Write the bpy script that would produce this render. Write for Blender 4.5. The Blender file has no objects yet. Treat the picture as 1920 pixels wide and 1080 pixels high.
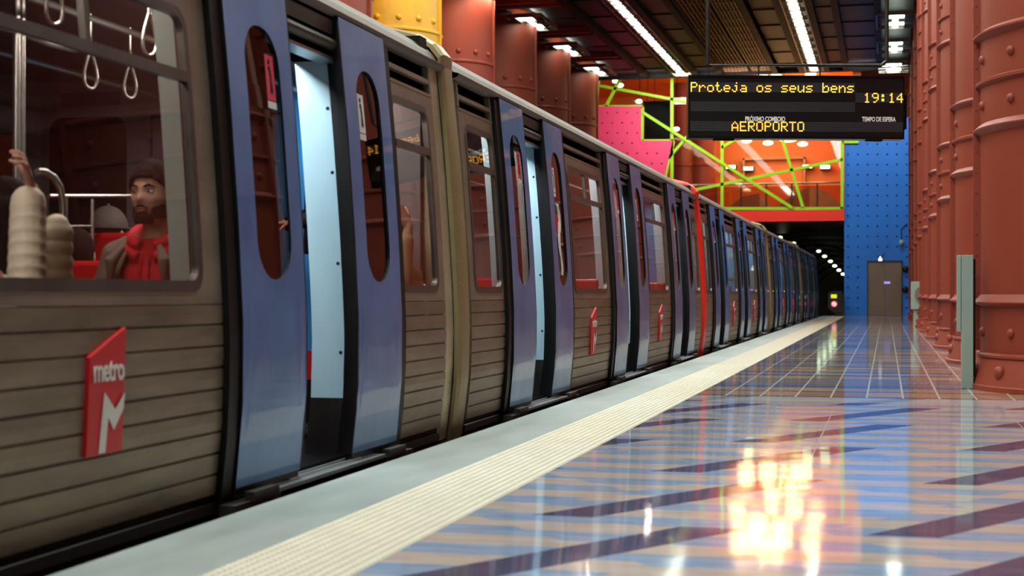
import bpy, bmesh, math, random
from mathutils import Vector, Matrix, noise
random.seed(7)
sc = bpy.context.scene
COL = sc.collection
pi = math.pi
# ------------------------------------------------------------------ camera, world, exposure
F = 2800.0
TH = math.atan(702 / F)
cT, sT = math.cos(TH), math.sin(TH)
CH = 0.8
cam = bpy.data.cameras.new('camera')
camo = bpy.data.objects.new('camera', cam)
COL.objects.link(camo)
camo.location = (0, 0, CH)
camo.rotation_euler = (pi / 2, 0, TH)
cam.sensor_width = 36
cam.lens = F / 1920 * 36
cam.shift_y = 12 / 1920
cam.clip_end = 400
cam.dof.use_dof = True
cam.dof.focus_distance = 12.5
cam.dof.aperture_fstop = 3.4
sc.camera = camo
sc.view_settings.view_transform = 'Standard'
sc.view_settings.look = 'None'
sc.view_settings.exposure = 0.0
sc.view_settings.gamma = 1
sc.view_settings.use_curve_mapping = False
sc.cycles.use_denoising = True
sc.cycles.max_bounces = 8
sc.cycles.diffuse_bounces = 3
sc.cycles.glossy_bounces = 4
sc.cycles.transparent_max_bounces = 16
sc.cycles.sample_clamp_indirect = 6
sc.cycles.caustics_reflective = False
sc.cycles.caustics_refractive = False
w = bpy.data.worlds.new('world')
sc.world = w
w.use_nodes = True
w.node_tree.nodes['Background'].inputs[0].default_value = (1.0, 0.8, 0.65, 1)
w.node_tree.nodes['Background'].inputs[1].default_value = 0.05


def area(name, loc, sx, sy, power, col=(1, 1, 1), rot=(0, 0, 0), label='lamp light', spread=pi):
    l = bpy.data.lights.new(name, 'AREA')
    l.shape = 'RECTANGLE'
    l.size, l.size_y = sx, sy
    l.energy = power
    l.color = col
    l.spread = spread
    o = bpy.data.objects.new(name, l)
    o.location = loc
    o.rotation_euler = rot
    COL.objects.link(o)
    return o


WHITE = (0.93, 1.0, 0.9)
CEIL = 8.95
# the tube rows of the ceiling
area('tube_row_light', (-7.2, 19, CEIL - 0.35), 0.5, 42, 1100, WHITE)
area('tube_row_light', (-2.5, 19, CEIL - 0.35), 0.5, 42, 2300, WHITE)
area('tube_row_light', (0.25, 19, CEIL - 0.35), 0.5, 42, 700, WHITE)
area('tube_row_light', (-10.1, 22, CEIL - 0.35), 0.5, 36, 950, (1.0, 0.80, 0.56))
# added fill lights that brighten the end wall, with no fixtures of their own
area('end_wall_fill', (-6.6, 53.6, CEIL - 0.3), 5, 0.3, 300, (1, 0.95, 0.85), rot=(math.radians(55), 0, 0))
area('end_wall_fill', (-0.4, 53.0, CEIL - 0.3), 1.8, 0.3, 170, (0.9, 1.0, 0.95), rot=(math.radians(50), 0, 0))
ORANGE = (1.0, 0.60, 0.28)


# ------------------------------------------------------------------ pixel helpers
def ray(px, py):
    r = (px - 960) / F
    u = (552 - py) / F
    return (-sT + r * cT, cT + r * sT, u)


def onY(px, py, Y):
    d = ray(px, py)
    t = Y / d[1]
    return Vector((d[0] * t, Y, CH + d[2] * t))


def onX(px, py, X):
    d = ray(px, py)
    t = X / d[0]
    return Vector((X, d[1] * t, CH + d[2] * t))


def onZ(px, py, z):
    d = ray(px, py)
    t = (z - CH) / d[2]
    return Vector((d[0] * t, d[1] * t, z))


# ------------------------------------------------------------------ materials
def S(v):
    v /= 255
    return v / 12.92 if v <= 0.04045 else ((v + 0.055) / 1.055) ** 2.4


def rgb(r, g, b):
    return (S(r), S(g), S(b), 1)


class NT:
    def __init__(s, name):
        s.m = bpy.data.materials.new(name)
        s.m.use_nodes = True
        s.t = s.m.node_tree
        s.n = s.t.nodes
        s.b = s.n['Principled BSDF']
        s.out = s.n['Material Output']

    def N(s, typ, **kw):
        n = s.n.new(typ)
        for k, v in kw.items():
            if k[0] == 'i' and k[1:].isdigit():
                s.put(n.inputs[int(k[1:])], v)
            elif hasattr(n, k):
                setattr(n, k, v)
            else:
                s.put(n.inputs[k], v)
        return n

    def put(s, inp, v):
        if isinstance(v, bpy.types.NodeSocket):
            s.t.links.new(v, inp)
        elif isinstance(v, bpy.types.Node):
            s.t.links.new(v.outputs[0], inp)
        else:
            inp.default_value = v

    def M(s, op, a, b=0.0, c=0.0):
        return s.N('ShaderNodeMath', operation=op, i0=a, i1=b, i2=c).outputs[0]

    def mix(s, f, a, b, mode='MIX'):
        n = s.n.new('ShaderNodeMix')
        n.data_type = 'RGBA'
        n.blend_type = mode
        s.put(n.inputs[0], f)
        s.put(n.inputs[6], a)
        s.put(n.inputs[7], b)
        return n.outputs[2]

    def ramp(s, f, a, b):
        n = s.n.new('ShaderNodeMapRange')
        s.put(n.inputs[0], f)
        n.inputs[1].default_value = a
        n.inputs[2].default_value = b
        return n.outputs[0]


def mat(name, col, rough=0.5, metal=0.0, var=0.12, scale=4.0, bump=0.0, stretch=(1, 1, 1), coat=0.0, spec=0.5, dirt=None, dirt_amt=0.3):
    k = NT(name)
    tc = k.N('ShaderNodeTexCoord')
    mp = k.N('ShaderNodeMapping')
    k.put(mp.inputs[0], tc.outputs['Object'])
    mp.inputs[3].default_value = stretch
    nz = k.N('ShaderNodeTexNoise', Scale=scale, Detail=5.0, Roughness=0.6)
    k.put(nz.inputs['Vector'], mp)
    dark = tuple(c * (1 - var * 2) for c in col[:3]) + (1,)
    light = tuple(min(1, c * (1 + var * 1.6)) for c in col[:3]) + (1,)
    c = k.mix(k.ramp(nz.outputs[0], 0.3, 0.7), dark, light)
    if dirt:
        n2 = k.N('ShaderNodeTexNoise', Scale=scale * 0.35, Detail=8.0, Roughness=0.75)
        k.put(n2.inputs['Vector'], mp)
        c = k.mix(k.M('MULTIPLY', k.ramp(n2.outputs[0], 0.5, 0.72), dirt_amt), c, dirt)
    k.put(k.b.inputs['Base Color'], c)
    k.b.inputs['Metallic'].default_value = metal
    k.put(k.b.inputs['Roughness'], k.M('ADD', k.M('MULTIPLY', nz.outputs[0], 0.16 * rough + 0.02), rough * 0.92 - 0.01))
    k.b.inputs['Coat Weight'].default_value = coat
    k.b.inputs['Coat Roughness'].default_value = 0.05
    k.b.inputs['Specular IOR Level'].default_value = spec
    if bump:
        bp = k.N('ShaderNodeBump', Strength=bump, Distance=0.01)
        k.put(bp.inputs['Height'], nz.outputs[0])
        k.put(k.b.inputs['Normal'], bp)
    return k.m


def emit(name, col, s):
    k = NT(name)
    k.b.inputs['Base Color'].default_value = col
    k.b.inputs['Emission Color'].default_value = col
    k.b.inputs['Emission Strength'].default_value = s
    return k.m


def glass(name, tint, refl=1.0, rough=0.02, lo=0.06):
    k = NT(name)
    k.n.remove(k.b)
    tr = k.N('ShaderNodeBsdfTransparent', Color=tint)
    gl = k.N('ShaderNodeBsdfGlossy', Roughness=rough)
    gl.inputs['Color'].default_value = (refl, refl, refl, 1)
    lw = k.N('ShaderNodeLayerWeight', Blend=0.5)
    fr = k.M('POWER', lw.outputs['Facing'], 4.0)
    fr = k.M('ADD', k.M('MULTIPLY', fr, 0.85), lo)
    mx = k.N('ShaderNodeMixShader')
    k.put(mx.inputs[0], fr)
    k.put(mx.inputs[1], tr)
    k.put(mx.inputs[2], gl)
    k.put(k.out.inputs[0], mx)
    return k.m


M = {}
M['steel'] = mat('train_steel', rgb(150, 137, 120), 0.42, 0.45, 0.10, 1.6, 0.05, (1, 1, 3), dirt=rgb(90, 74, 58), dirt_amt=0.5)
M['corr'] = mat('ribbed_steel', rgb(138, 124, 104), 0.45, 0.5, 0.13, 2.2, 0.05, (1, 1, 5), dirt=rgb(84, 68, 50), dirt_amt=0.5)
M['roof'] = mat('train_roof', rgb(112, 100, 92), 0.6, 0.3, 0.10, 1.2, 0.05, (1, 0.4, 3), dirt=rgb(95, 75, 62), dirt_amt=0.6)
M['post'] = mat('train_end_post', rgb(205, 195, 165), 0.45, 0.6, 0.10, 2.0, 0.03, dirt=rgb(100, 88, 60))
M['olive'] = mat('olive_fairing', rgb(152, 134, 94), 0.45, 0.3, 0.10, 2.0, 0.03)
M['redg'] = mat('red_gangway', rgb(235, 45, 30), 0.4, 0, 0.06, 2.0)
M['black'] = mat('black_rubber', rgb(14, 14, 15), 0.5, 0, 0.2, 8, spec=0.25)
M['dark'] = mat('dark_metal', rgb(48, 46, 44), 0.45, 0.5, 0.2, 6)
M['solebar'] = mat('solebar_steel', rgb(62, 58, 52), 0.5, 0.4, 0.25, 5)
M['void'] = mat('dark_slot', rgb(6, 6, 6), 1.0, 0, 0.1, 8, spec=0.0)
M['trim'] = mat('window_trim', rgb(98, 92, 86), 0.35, 0.6, 0.1, 6)
M['palep'] = mat('pale_blue_panel', rgb(178, 215, 228), 0.35, 0, 0.03, 3)
M['screw'] = mat('navy_screw', rgb(15, 20, 60), 0.4)
M['bluein'] = mat('interior_blue', rgb(45, 130, 190), 0.4, 0, 0.05)
M['greyin'] = mat('interior_grey', rgb(126, 122, 124), 0.5, 0, 0.05)
M['darkin'] = mat('interior_floor', rgb(40, 40, 42), 0.6)
M['seat'] = mat('seat_red', rgb(190, 20, 25), 0.4, 0, 0.06)
M['chrome'] = mat('brushed_tube', rgb(200, 196, 188), 0.25, 0.85, 0.04)
M['ridge'] = mat('threshold_alu', rgb(170, 178, 182), 0.35, 0.7, 0.05)
M['tint'] = glass('tinted_window', (0.55, 0.44, 0.38, 1), 0.8, lo=0.045)
M['doorglass'] = glass('tinted_door_glass', (0.30, 0.19, 0.15, 1), 0.8)
M['clear'] = glass('clear_pane', (0.93, 0.95, 0.93, 1), 0.9, lo=0.012)
M['logo_red'] = mat('logo_red', rgb(205, 22, 30), 0.45, 0, 0.04)
M['white'] = mat('white_print', rgb(225, 222, 215), 0.5, 0, 0.04)
M['pink_sticker'] = mat('sticker_pink', rgb(225, 70, 95), 0.4, 0, 0.04)
M['sticker_red'] = mat('sticker_red', rgb(200, 30, 40), 0.4, 0, 0.04)
M['colred'] = mat('column_red', rgb(142, 54, 33), 0.55, 0, 0.06, 1.1, 0.04, (1, 1, 0.5), coat=0.0, dirt=rgb(96, 38, 28), dirt_amt=0.5)
M['colyel'] = mat('column_yellow', rgb(232, 176, 40), 0.42, 0, 0.05, 1.5, dirt=rgb(160, 110, 30), dirt_amt=0.5)
M['darkred'] = mat('wall_dark_red', rgb(96, 34, 24), 0.6, 0, 0.15, 1)
M['ceil'] = mat('ceiling_slate', rgb(22, 19, 28), 0.5, 0.0, 0.2, 0.8, spec=0.25)
M['ceilred'] = mat('ceiling_red_beam', rgb(120, 30, 20), 0.5)
M['iron'] = mat('black_steel', rgb(7, 7, 8), 0.6, spec=0.12)
M['grate'] = mat('bronze_grating', rgb(104, 68, 46), 0.45, 0.4)
M['fix'] = mat('fixture_metal', rgb(150, 140, 130), 0.35, 0.7)
M['lamp'] = emit('lamp_glow', (0.86, 1.0, 0.86, 1), 10)
M['lampor'] = emit('orange_lamp_glow', (1.0, 0.62, 0.24, 1), 9)
M['lampgr'] = emit('green_lamp_glow', (0.75, 1.0, 0.6, 1), 6)
M['lampwm'] = emit('warm_lamp_glow', (1.0, 0.9, 0.6, 1), 22)
M['pink'] = mat('pink_panel', rgb(245, 70, 120), 0.5, 0, 0.04, 0.6)
M['green'] = mat('lime_frame', rgb(160, 215, 25), 0.45, 0, 0.05)
M['redbeam'] = mat('red_beam_paint', rgb(250, 48, 26), 0.5, 0, 0.04, 0.6)
M['mezz'] = mat('orange_wall', rgb(232, 128, 52), 0.5, 0, 0.06, 0.5)
M['brownp'] = mat('parapet_brown', rgb(170, 125, 95), 0.4, 0, 0.1, 1)
M['tunnel'] = mat('tunnel_concrete', rgb(70, 66, 60), 0.8, 0, 0.2, 1)
M['lift'] = mat('lift_steel', rgb(120, 100, 88), 0.32, 0.6, 0.05, 1.0)
M['cab'] = mat('grey_green_enamel', rgb(150, 168, 160), 0.4, 0, 0.03, 2)
M['signblack'] = mat('sign_black', rgb(16, 15, 17), 0.3, 0, 0.05)
M['led_off'] = mat('led_unlit', rgb(84, 80, 92), 0.6, 0, 0.02)
M['led_on'] = emit('led_amber', (1.0, 0.44, 0.04, 1), 2.6)
M['skin'] = mat('skin', rgb(196, 150, 128), 0.6, 0, 0.05, 20)
M['hair'] = mat('hair_dark', rgb(30, 19, 14), 0.85, 0, 0.3, 40, 0.8, (1, 1, 0.2), spec=0.12)
M['beard'] = mat('beard_dark', rgb(52, 34, 26), 0.85, 0, 0.3, 60, 0.5, spec=0.12)
M['hoodie'] = mat('hoodie_red', rgb(200, 12, 30), 0.8, 0, 0.08, 12, 0.3)
M['jacket'] = mat('jacket_taupe', rgb(112, 96, 82), 0.8, 0, 0.12, 8, 0.3)
M['jacket2'] = mat('jacket_brown_dark', rgb(62, 48, 40), 0.8, 0, 0.12, 8, 0.3)
M['puffer'] = mat('puffer_cream', rgb(222, 214, 190), 0.5, 0, 0.05, 6, 0.2)
M['navy'] = mat('navy_coat', rgb(20, 20, 28), 0.85, 0, 0.12, 8, 0.3, spec=0.15)
M['capgrey'] = mat('cap_grey', rgb(98, 90, 86), 0.8, 0, 0.08, 20, 0.2)
M['tan'] = mat('tan_coat', rgb(176, 140, 104), 0.75, 0, 0.1, 8, 0.3)
M['eye'] = mat('eye_white', rgb(220, 215, 208), 0.2, 0, 0.01)
M['iris'] = mat('iris_brown', rgb(40, 26, 18), 0.2, 0, 0.01)
M['lips'] = mat('lips', rgb(150, 84, 76), 0.5, 0, 0.04)
M['jeans'] = mat('jeans', rgb(36, 42, 62), 0.8, 0, 0.1, 10)
M['captionw'] = mat('caption_white', rgb(245, 245, 245), 0.5, 0, 0.01)
M['facet_a'] = mat('facet_grey', rgb(176, 158, 142), 0.4)
M['facet_b'] = mat('facet_brown', rgb(136, 98, 74), 0.4)
M['navyplate'] = mat('plate_violet', rgb(70, 50, 80), 0.4)
M['tile_line'] = mat('edge_black', rgb(22, 20, 20), 0.6)


def blue_door():
    k = NT('door_blue')
    tc = k.N('ShaderNodeTexCoord')
    nz = k.N('ShaderNodeTexNoise', Scale=3.0, Detail=6.0)
    k.put(nz.inputs['Vector'], tc.outputs['Object'])
    c = k.mix(k.ramp(nz.outputs[0], 0.3, 0.7), rgb(60, 108, 166), rgb(90, 134, 190))
    k.put(k.b.inputs['Base Color'], c)
    k.b.inputs['Roughness'].default_value = 0.4
    k.b.inputs['Metallic'].default_value = 0.1
    k.b.inputs['Coat Weight'].default_value = 0.45
    k.b.inputs['Coat Roughness'].default_value = 0.05
    return k.m


M['door'] = blue_door()


def floor_mat():
    k = NT('platform_tiles')
    tc = k.N('ShaderNodeTexCoord')
    sx = k.N('ShaderNodeSeparateXYZ')
    k.put(sx.inputs[0], tc.outputs['Object'])
    X, Y = sx.outputs[0], sx.outputs[1]
    # slanted dark bars, set out on a staggered lattice
    u = k.M('SUBTRACT', X, k.M('MULTIPLY', Y, 0.592))
    t = k.M('DIVIDE', k.M('ADD', u, 4.37), 0.643)
    kk = k.M('FLOOR', t)
    fu = k.M('FRACT', t)
    v = k.M('DIVIDE', k.M('ADD', k.M('SUBTRACT', Y, 5.27), k.M('MULTIPLY', kk, 1.44)), 2.71)
    fv = k.M('FRACT', v)
    dark = k.M('MULTIPLY', k.M('LESS_THAN', fu, 0.36), k.M('LESS_THAN', fv, 0.48))
    # stripes, shifting phase over shorter diagonals
    u2 = k.M('FLOOR', k.M('DIVIDE', k.M('ADD', k.M('ADD', X, k.M('MULTIPLY', Y, 0.9)), 0.2), 1.15))
    u3 = k.M('FLOOR', k.M('DIVIDE', k.M('ADD', u, 4.55), 1.286))
    wn = k.N('ShaderNodeTexWhiteNoise', noise_dimensions='2D')
    cv = k.N('ShaderNodeCombineXYZ', i0=u2, i1=u3)
    k.put(wn.inputs['Vector'], cv)
    ph = k.M('MULTIPLY', k.M('FLOOR', k.M('MULTIPLY', wn.outputs[0], 3.0)), 0.17)
    st = k.M('FRACT', k.M('ADD', k.M('DIVIDE', Y, 0.385), ph))
    stripe = k.M('LESS_THAN', st, 0.5)
    # marbled tiles
    mp = k.N('ShaderNodeMapping')
    k.put(mp.inputs[0], tc.outputs['Object'])
    mp.inputs[3].default_value = (3, 14, 1)
    nz = k.N('ShaderNodeTexNoise', Scale=1.2, Detail=7.0, Roughness=0.65)
    k.put(nz.inputs['Vector'], mp)
    blue = k.mix(k.ramp(nz.outputs[0], 0.3, 0.7), rgb(124, 146, 186), rgb(168, 186, 214))
    peach = k.mix(k.ramp(nz.outputs[0], 0.3, 0.7), rgb(188, 168, 162), rgb(212, 197, 191))
    near = k.mix(stripe, blue, peach)
    near = k.mix(dark, near, k.mix(k.ramp(nz.outputs[0], 0.3, 0.7), rgb(74, 72, 100), rgb(102, 98, 128)))
    # beyond the pale cross line: oblong tiles with pale joints
    tx = k.M('DIVIDE', k.M('ADD', X, 0.70), 0.272)
    ty = k.M('DIVIDE', k.M('SUBTRACT', Y, 11.9), 0.62)
    row = k.M('FLOOR', ty)
    tx = k.M('ADD', tx, k.M('MULTIPLY', k.M('FRACT', k.M('MULTIPLY', row, 0.5)), 0.0))
    w2 = k.N('ShaderNodeTexWhiteNoise', noise_dimensions='2D')
    k.put(w2.inputs['Vector'], k.N('ShaderNodeCombineXYZ', i0=k.M('FLOOR', tx), i1=row))
    w3 = k.N('ShaderNodeTexWhiteNoise', noise_dimensions='1D')
    k.put(w3.inputs['W'], k.M('FLOOR', k.M('DIVIDE', Y, 0.31)))
    far = k.mix(k.M('LESS_THAN', w3.outputs[0], 0.5), rgb(128, 148, 186), rgb(200, 170, 148))
    far = k.mix(k.M('MULTIPLY', w2.outputs[0], 0.45), far, rgb(92, 84, 98))
    far = k.mix(k.M('LESS_THAN', k.M('FRACT', ty), 0.10), far, rgb(62, 52, 56))
    far = k.mix(k.M('LESS_THAN', k.M('FRACT', tx), 0.06), far, rgb(230, 225, 220))
    isfar = k.M('GREATER_THAN', Y, 11.85)
    band = k.M('MULTIPLY', k.M('GREATER_THAN', Y, 11.3), k.M('LESS_THAN', Y, 11.78))
    c = k.mix(isfar, near, far)
    c = k.mix(k.M('MULTIPLY', band, 0.55), c, rgb(205, 205, 205))
    g2 = k.M('LESS_THAN', k.M('FRACT', k.M('DIVIDE', k.M('ADD', X, 0.36), 1.15)), 0.006)
    c = k.mix(k.M('MULTIPLY', g2, k.M('SUBTRACT', 1.0, isfar)), c, rgb(190, 195, 200))
    k.put(k.b.inputs['Base Color'], c)
    n2 = k.N('ShaderNodeTexNoise', Scale=2.5, Detail=3.0)
    k.put(n2.inputs['Vector'], tc.outputs['Object'])
    k.put(k.b.inputs['Roughness'], k.M('ADD', k.M('MULTIPLY', n2.outputs[0], 0.05), 0.035))
    k.b.inputs['IOR'].default_value = 1.45
    # slightly uneven laying
    w4 = k.N('ShaderNodeTexNoise', Scale=1.7, Detail=2.0)
    k.put(w4.inputs['Vector'], tc.outputs['Object'])
    bp = k.N('ShaderNodeBump', Strength=0.09, Distance=0.02)
    k.put(bp.inputs['Height'], w4.outputs[0])
    k.put(k.b.inputs['Normal'], bp)
    return k.m


M['floor'] = floor_mat()
M['edge'] = mat('edge_stone', rgb(158, 168, 168), 0.42, 0, 0.09, 3.0, 0.08, (1.2, 0.35, 1), dirt=rgb(120, 125, 125), dirt_amt=0.4)
M['tact'] = mat('tactile_cream', rgb(232, 226, 208), 0.5, 0, 0.04, 5.0)


def tact_far():
    k = NT('tactile_cream_far')
    tc = k.N('ShaderNodeTexCoord')
    sx = k.N('ShaderNodeSeparateXYZ')
    k.put(sx.inputs[0], tc.outputs['Object'])
    P = 0.038
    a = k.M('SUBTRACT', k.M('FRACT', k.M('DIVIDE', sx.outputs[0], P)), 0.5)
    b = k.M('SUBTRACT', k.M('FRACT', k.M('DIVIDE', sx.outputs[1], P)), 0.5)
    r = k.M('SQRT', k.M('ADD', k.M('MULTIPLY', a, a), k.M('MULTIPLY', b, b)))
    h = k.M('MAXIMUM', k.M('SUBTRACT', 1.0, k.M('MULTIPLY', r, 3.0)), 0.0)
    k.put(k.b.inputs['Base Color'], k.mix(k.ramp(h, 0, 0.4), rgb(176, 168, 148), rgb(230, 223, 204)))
    k.b.inputs['Roughness'].default_value = 0.5
    bp = k.N('ShaderNodeBump', Strength=0.5, Distance=0.006)
    k.put(bp.inputs['Height'], h)
    k.put(k.b.inputs['Normal'], bp)
    return k.m


M['tactfar'] = tact_far()


def dotted(name, base, dot, pitch, r):
    k = NT(name)
    tc = k.N('ShaderNodeTexCoord')
    nz = k.N('ShaderNodeTexNoise', Scale=0.8, Detail=4.0)
    k.put(nz.inputs['Vector'], tc.outputs['Object'])
    c = k.mix(k.ramp(nz.outputs[0], 0.3, 0.7), tuple(v * 0.85 for v in base[:3]) + (1,), base)
    k.put(k.b.inputs['Base Color'], c)
    k.b.inputs['Roughness'].default_value = 0.5
    return k.m


M['bluewall'] = dotted('blue_wall_paint', rgb(18, 114, 218), rgb(10, 50, 110), 1, 1)
M['stud'] = mat('stud_dark', rgb(14, 50, 110), 0.4)
M['studpink'] = mat('stud_pink', rgb(120, 30, 60), 0.4)


# ------------------------------------------------------------------ mesh builder
class MB:
    def __init__(s):
        s.v, s.f, s.mi = [], [], []

    def quad(s, a, b, c, d, m=0):
        n = len(s.v)
        s.v += [tuple(a), tuple(b), tuple(c), tuple(d)]
        s.f.append((n, n + 1, n + 2, n + 3))
        s.mi.append(m)

    def box(s, x0, x1, y0, y1, z0, z1, m=0, mtx=None):
        n = len(s.v)
        pts = [(x, y, z) for z in (z0, z1) for y in (y0, y1) for x in (x0, x1)]
        if mtx is not None:
            pts = [tuple(mtx @ Vector(p)) for p in pts]
        s.v += pts
        for f in ((0, 2, 3, 1), (4, 5, 7, 6), (0, 1, 5, 4), (2, 6, 7, 3), (0, 4, 6, 2), (1, 3, 7, 5)):
            s.f.append(tuple(n + i for i in f))
            s.mi.append(m)

    def prism(s, poly, a0, a1, axis='y', m=0):
        n = len(s.v)
        k = len(poly)
        for a in (a0, a1):
            for p in poly:
                s.v.append((p[0], a, p[1]) if axis == 'y' else ((a, p[0], p[1]) if axis == 'x' else (p[0], p[1], a)))
        s.f.append(tuple(range(n, n + k)))
        s.f.append(tuple(range(n + 2 * k - 1, n + k - 1, -1)))
        s.mi += [m, m]
        for i in range(k):
            j = (i + 1) % k
            s.f.append((n + i, n + k + i, n + k + j, n + j))
            s.mi.append(m)

    def tube(s, pts, r, seg=8, m=0, cap=True, r1=None):
        pts = [Vector(p) for p in pts]
        n0 = len(s.v)
        L = len(pts)
        up = None
        for i, p in enumerate(pts):
            d = (pts[min(i + 1, L - 1)] - pts[max(i - 1, 0)]).normalized()
            if up is None:
                up = d.orthogonal().normalized()
            else:
                up = (up - d * up.dot(d)).normalized()
            sd = d.cross(up)
            rr = r[i] if isinstance(r, (list, tuple)) else (r + ((r1 - r) * i / (L - 1) if r1 is not None else 0))
            for j in range(seg):
                a = 2 * pi * j / seg
                s.v.append(tuple(p + (up * math.cos(a) + sd * math.sin(a)) * rr))
        for i in range(L - 1):
            for j in range(seg):
                a = n0 + i * seg + j
                b = n0 + i * seg + (j + 1) % seg
                s.f.append((a, b, b + seg, a + seg))
                s.mi.append(m)
        if cap:
            s.f.append(tuple(range(n0 + seg - 1, n0 - 1, -1)))
            s.f.append(tuple(range(n0 + (L - 1) * seg, n0 + L * seg)))
            s.mi += [m, m]

    def ell(s, c, r, seg=16, rings=10, m=0, mtx=None, z0=-1.0):
        """ellipsoid about c; mtx rotates it"""
        n0 = len(s.v)
        c = Vector(c)
        for i in range(rings + 1):
            th = pi * i / rings
            for j in range(seg):
                a = 2 * pi * j / seg
                p = Vector((math.sin(th) * math.cos(a) * r[0], math.sin(th) * math.sin(a) * r[1], max(z0, math.cos(th)) * r[2]))
                if mtx is not None:
                    p = mtx @ p
                s.v.append(tuple(c + p))
        for i in range(rings):
            for j in range(seg):
                a = n0 + i * seg + j
                b = n0 + i * seg + (j + 1) % seg
                s.f.append((a, a + seg, b + seg, b))
                s.mi.append(m)

    def cap(s, p0, r0, p1, r1, seg=14, m=0):
        p0, p1 = Vector(p0), Vector(p1)
        d = (p1 - p0)
        u = d.normalized()
        pts, rr = [], []
        for i in range(5):
            a = pi / 2 * i / 5
            pts.append(p0 - u * r0 * math.cos(a))
            rr.append(max(1e-4, r0 * math.sin(a)))
        pts.append(p0); rr.append(r0)
        pts.append(p1); rr.append(r1)
        for i in range(5):
            a = pi / 2 * (i + 1) / 5
            pts.append(p1 + u * r1 * math.sin(a))
            rr.append(max(1e-4, r1 * math.cos(a)))
        s.tube(pts, rr, seg, m)

    def lathe(s, prof, c=(0, 0), seg=48, a0=0, a1=2 * pi, m=0, n=2.0):
        """prof: (r, z) about a vertical axis; n>2 squares the plan"""
        n0 = len(s.v)
        full = abs(a1 - a0 - 2 * pi) < 1e-6
        cnt = seg if full else seg + 1
        for (r, z) in prof:
            for j in range(cnt):
                a = a0 + (a1 - a0) * j / seg
                ca, sa = math.cos(a), math.sin(a)
                k = (abs(ca) ** n + abs(sa) ** n) ** (-1 / n)
                s.v.append((c[0] + r * k * ca, c[1] + r * k * sa, z))
        for i in range(len(prof) - 1):
            for j in range(seg):
                a = n0 + i * cnt + j
                b = n0 + i * cnt + (j + 1) % cnt
                s.f.append((a, b, b + cnt, a + cnt))
                s.mi.append(m)

    def build(s, name, mats, parent=None, smooth=False, bevel=0.0, loc=None, angle=40, solid=0):
        me = bpy.data.meshes.new(name)
        me.from_pydata(s.v, [], s.f)
        if not isinstance(mats, (list, tuple)):
            mats = [mats]
        for m_ in mats:
            me.materials.append(m_)
        me.polygons.foreach_set('material_index', s.mi)
        if smooth:
            me.polygons.foreach_set('use_smooth', [True] * len(s.f))
        me.update()
        if smooth and angle:
            try:
                me.set_sharp_from_angle(angle=math.radians(angle))
            except Exception:
                pass
        o = bpy.data.objects.new(name, me)
        COL.objects.link(o)
        if parent:
            o.parent = parent
        if loc:
            o.location = loc
        if solid:
            md = o.modifiers.new('thickness', 'SOLIDIFY')
            md.thickness = solid
            md.offset = 0
        if bevel:
            md = o.modifiers.new('bevel', 'BEVEL')
            md.width = bevel
            md.segments = 2
            md.limit_method = 'ANGLE'
        return o


def tag(o, label=None, cat=None, group=None, kind=None):
    if label: o['label'] = label
    if cat: o['category'] = cat
    if group: o['group'] = group
    if kind: o['kind'] = kind
    return o


def thing(name, label, cat, loc=(0, 0, 0), group=None, rz=0):
    o = bpy.data.objects.new(name, None)
    o.empty_display_size = 0.1
    COL.objects.link(o)
    o.location = loc
    o.rotation_euler = (0, 0, rz)
    return tag(o, label, cat, group)


def dup(root, loc, label=None, group=None, rz=None):
    kids = {}
    for o in list(COL.objects):
        if o.parent:
            kids.setdefault(o.parent.name, []).append(o)

    def cp(o, par):
        c = o.copy()
        COL.objects.link(c)
        if par is not None:
            c.parent = par
        for ch in kids.get(o.name, []):
            cp(ch, c)
        return c
    r = cp(root, None)
    r.location = loc
    if rz is not None: r.rotation_euler = (0, 0, rz)
    if label: r['label'] = label
    if group: r['group'] = group
    return r


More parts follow.
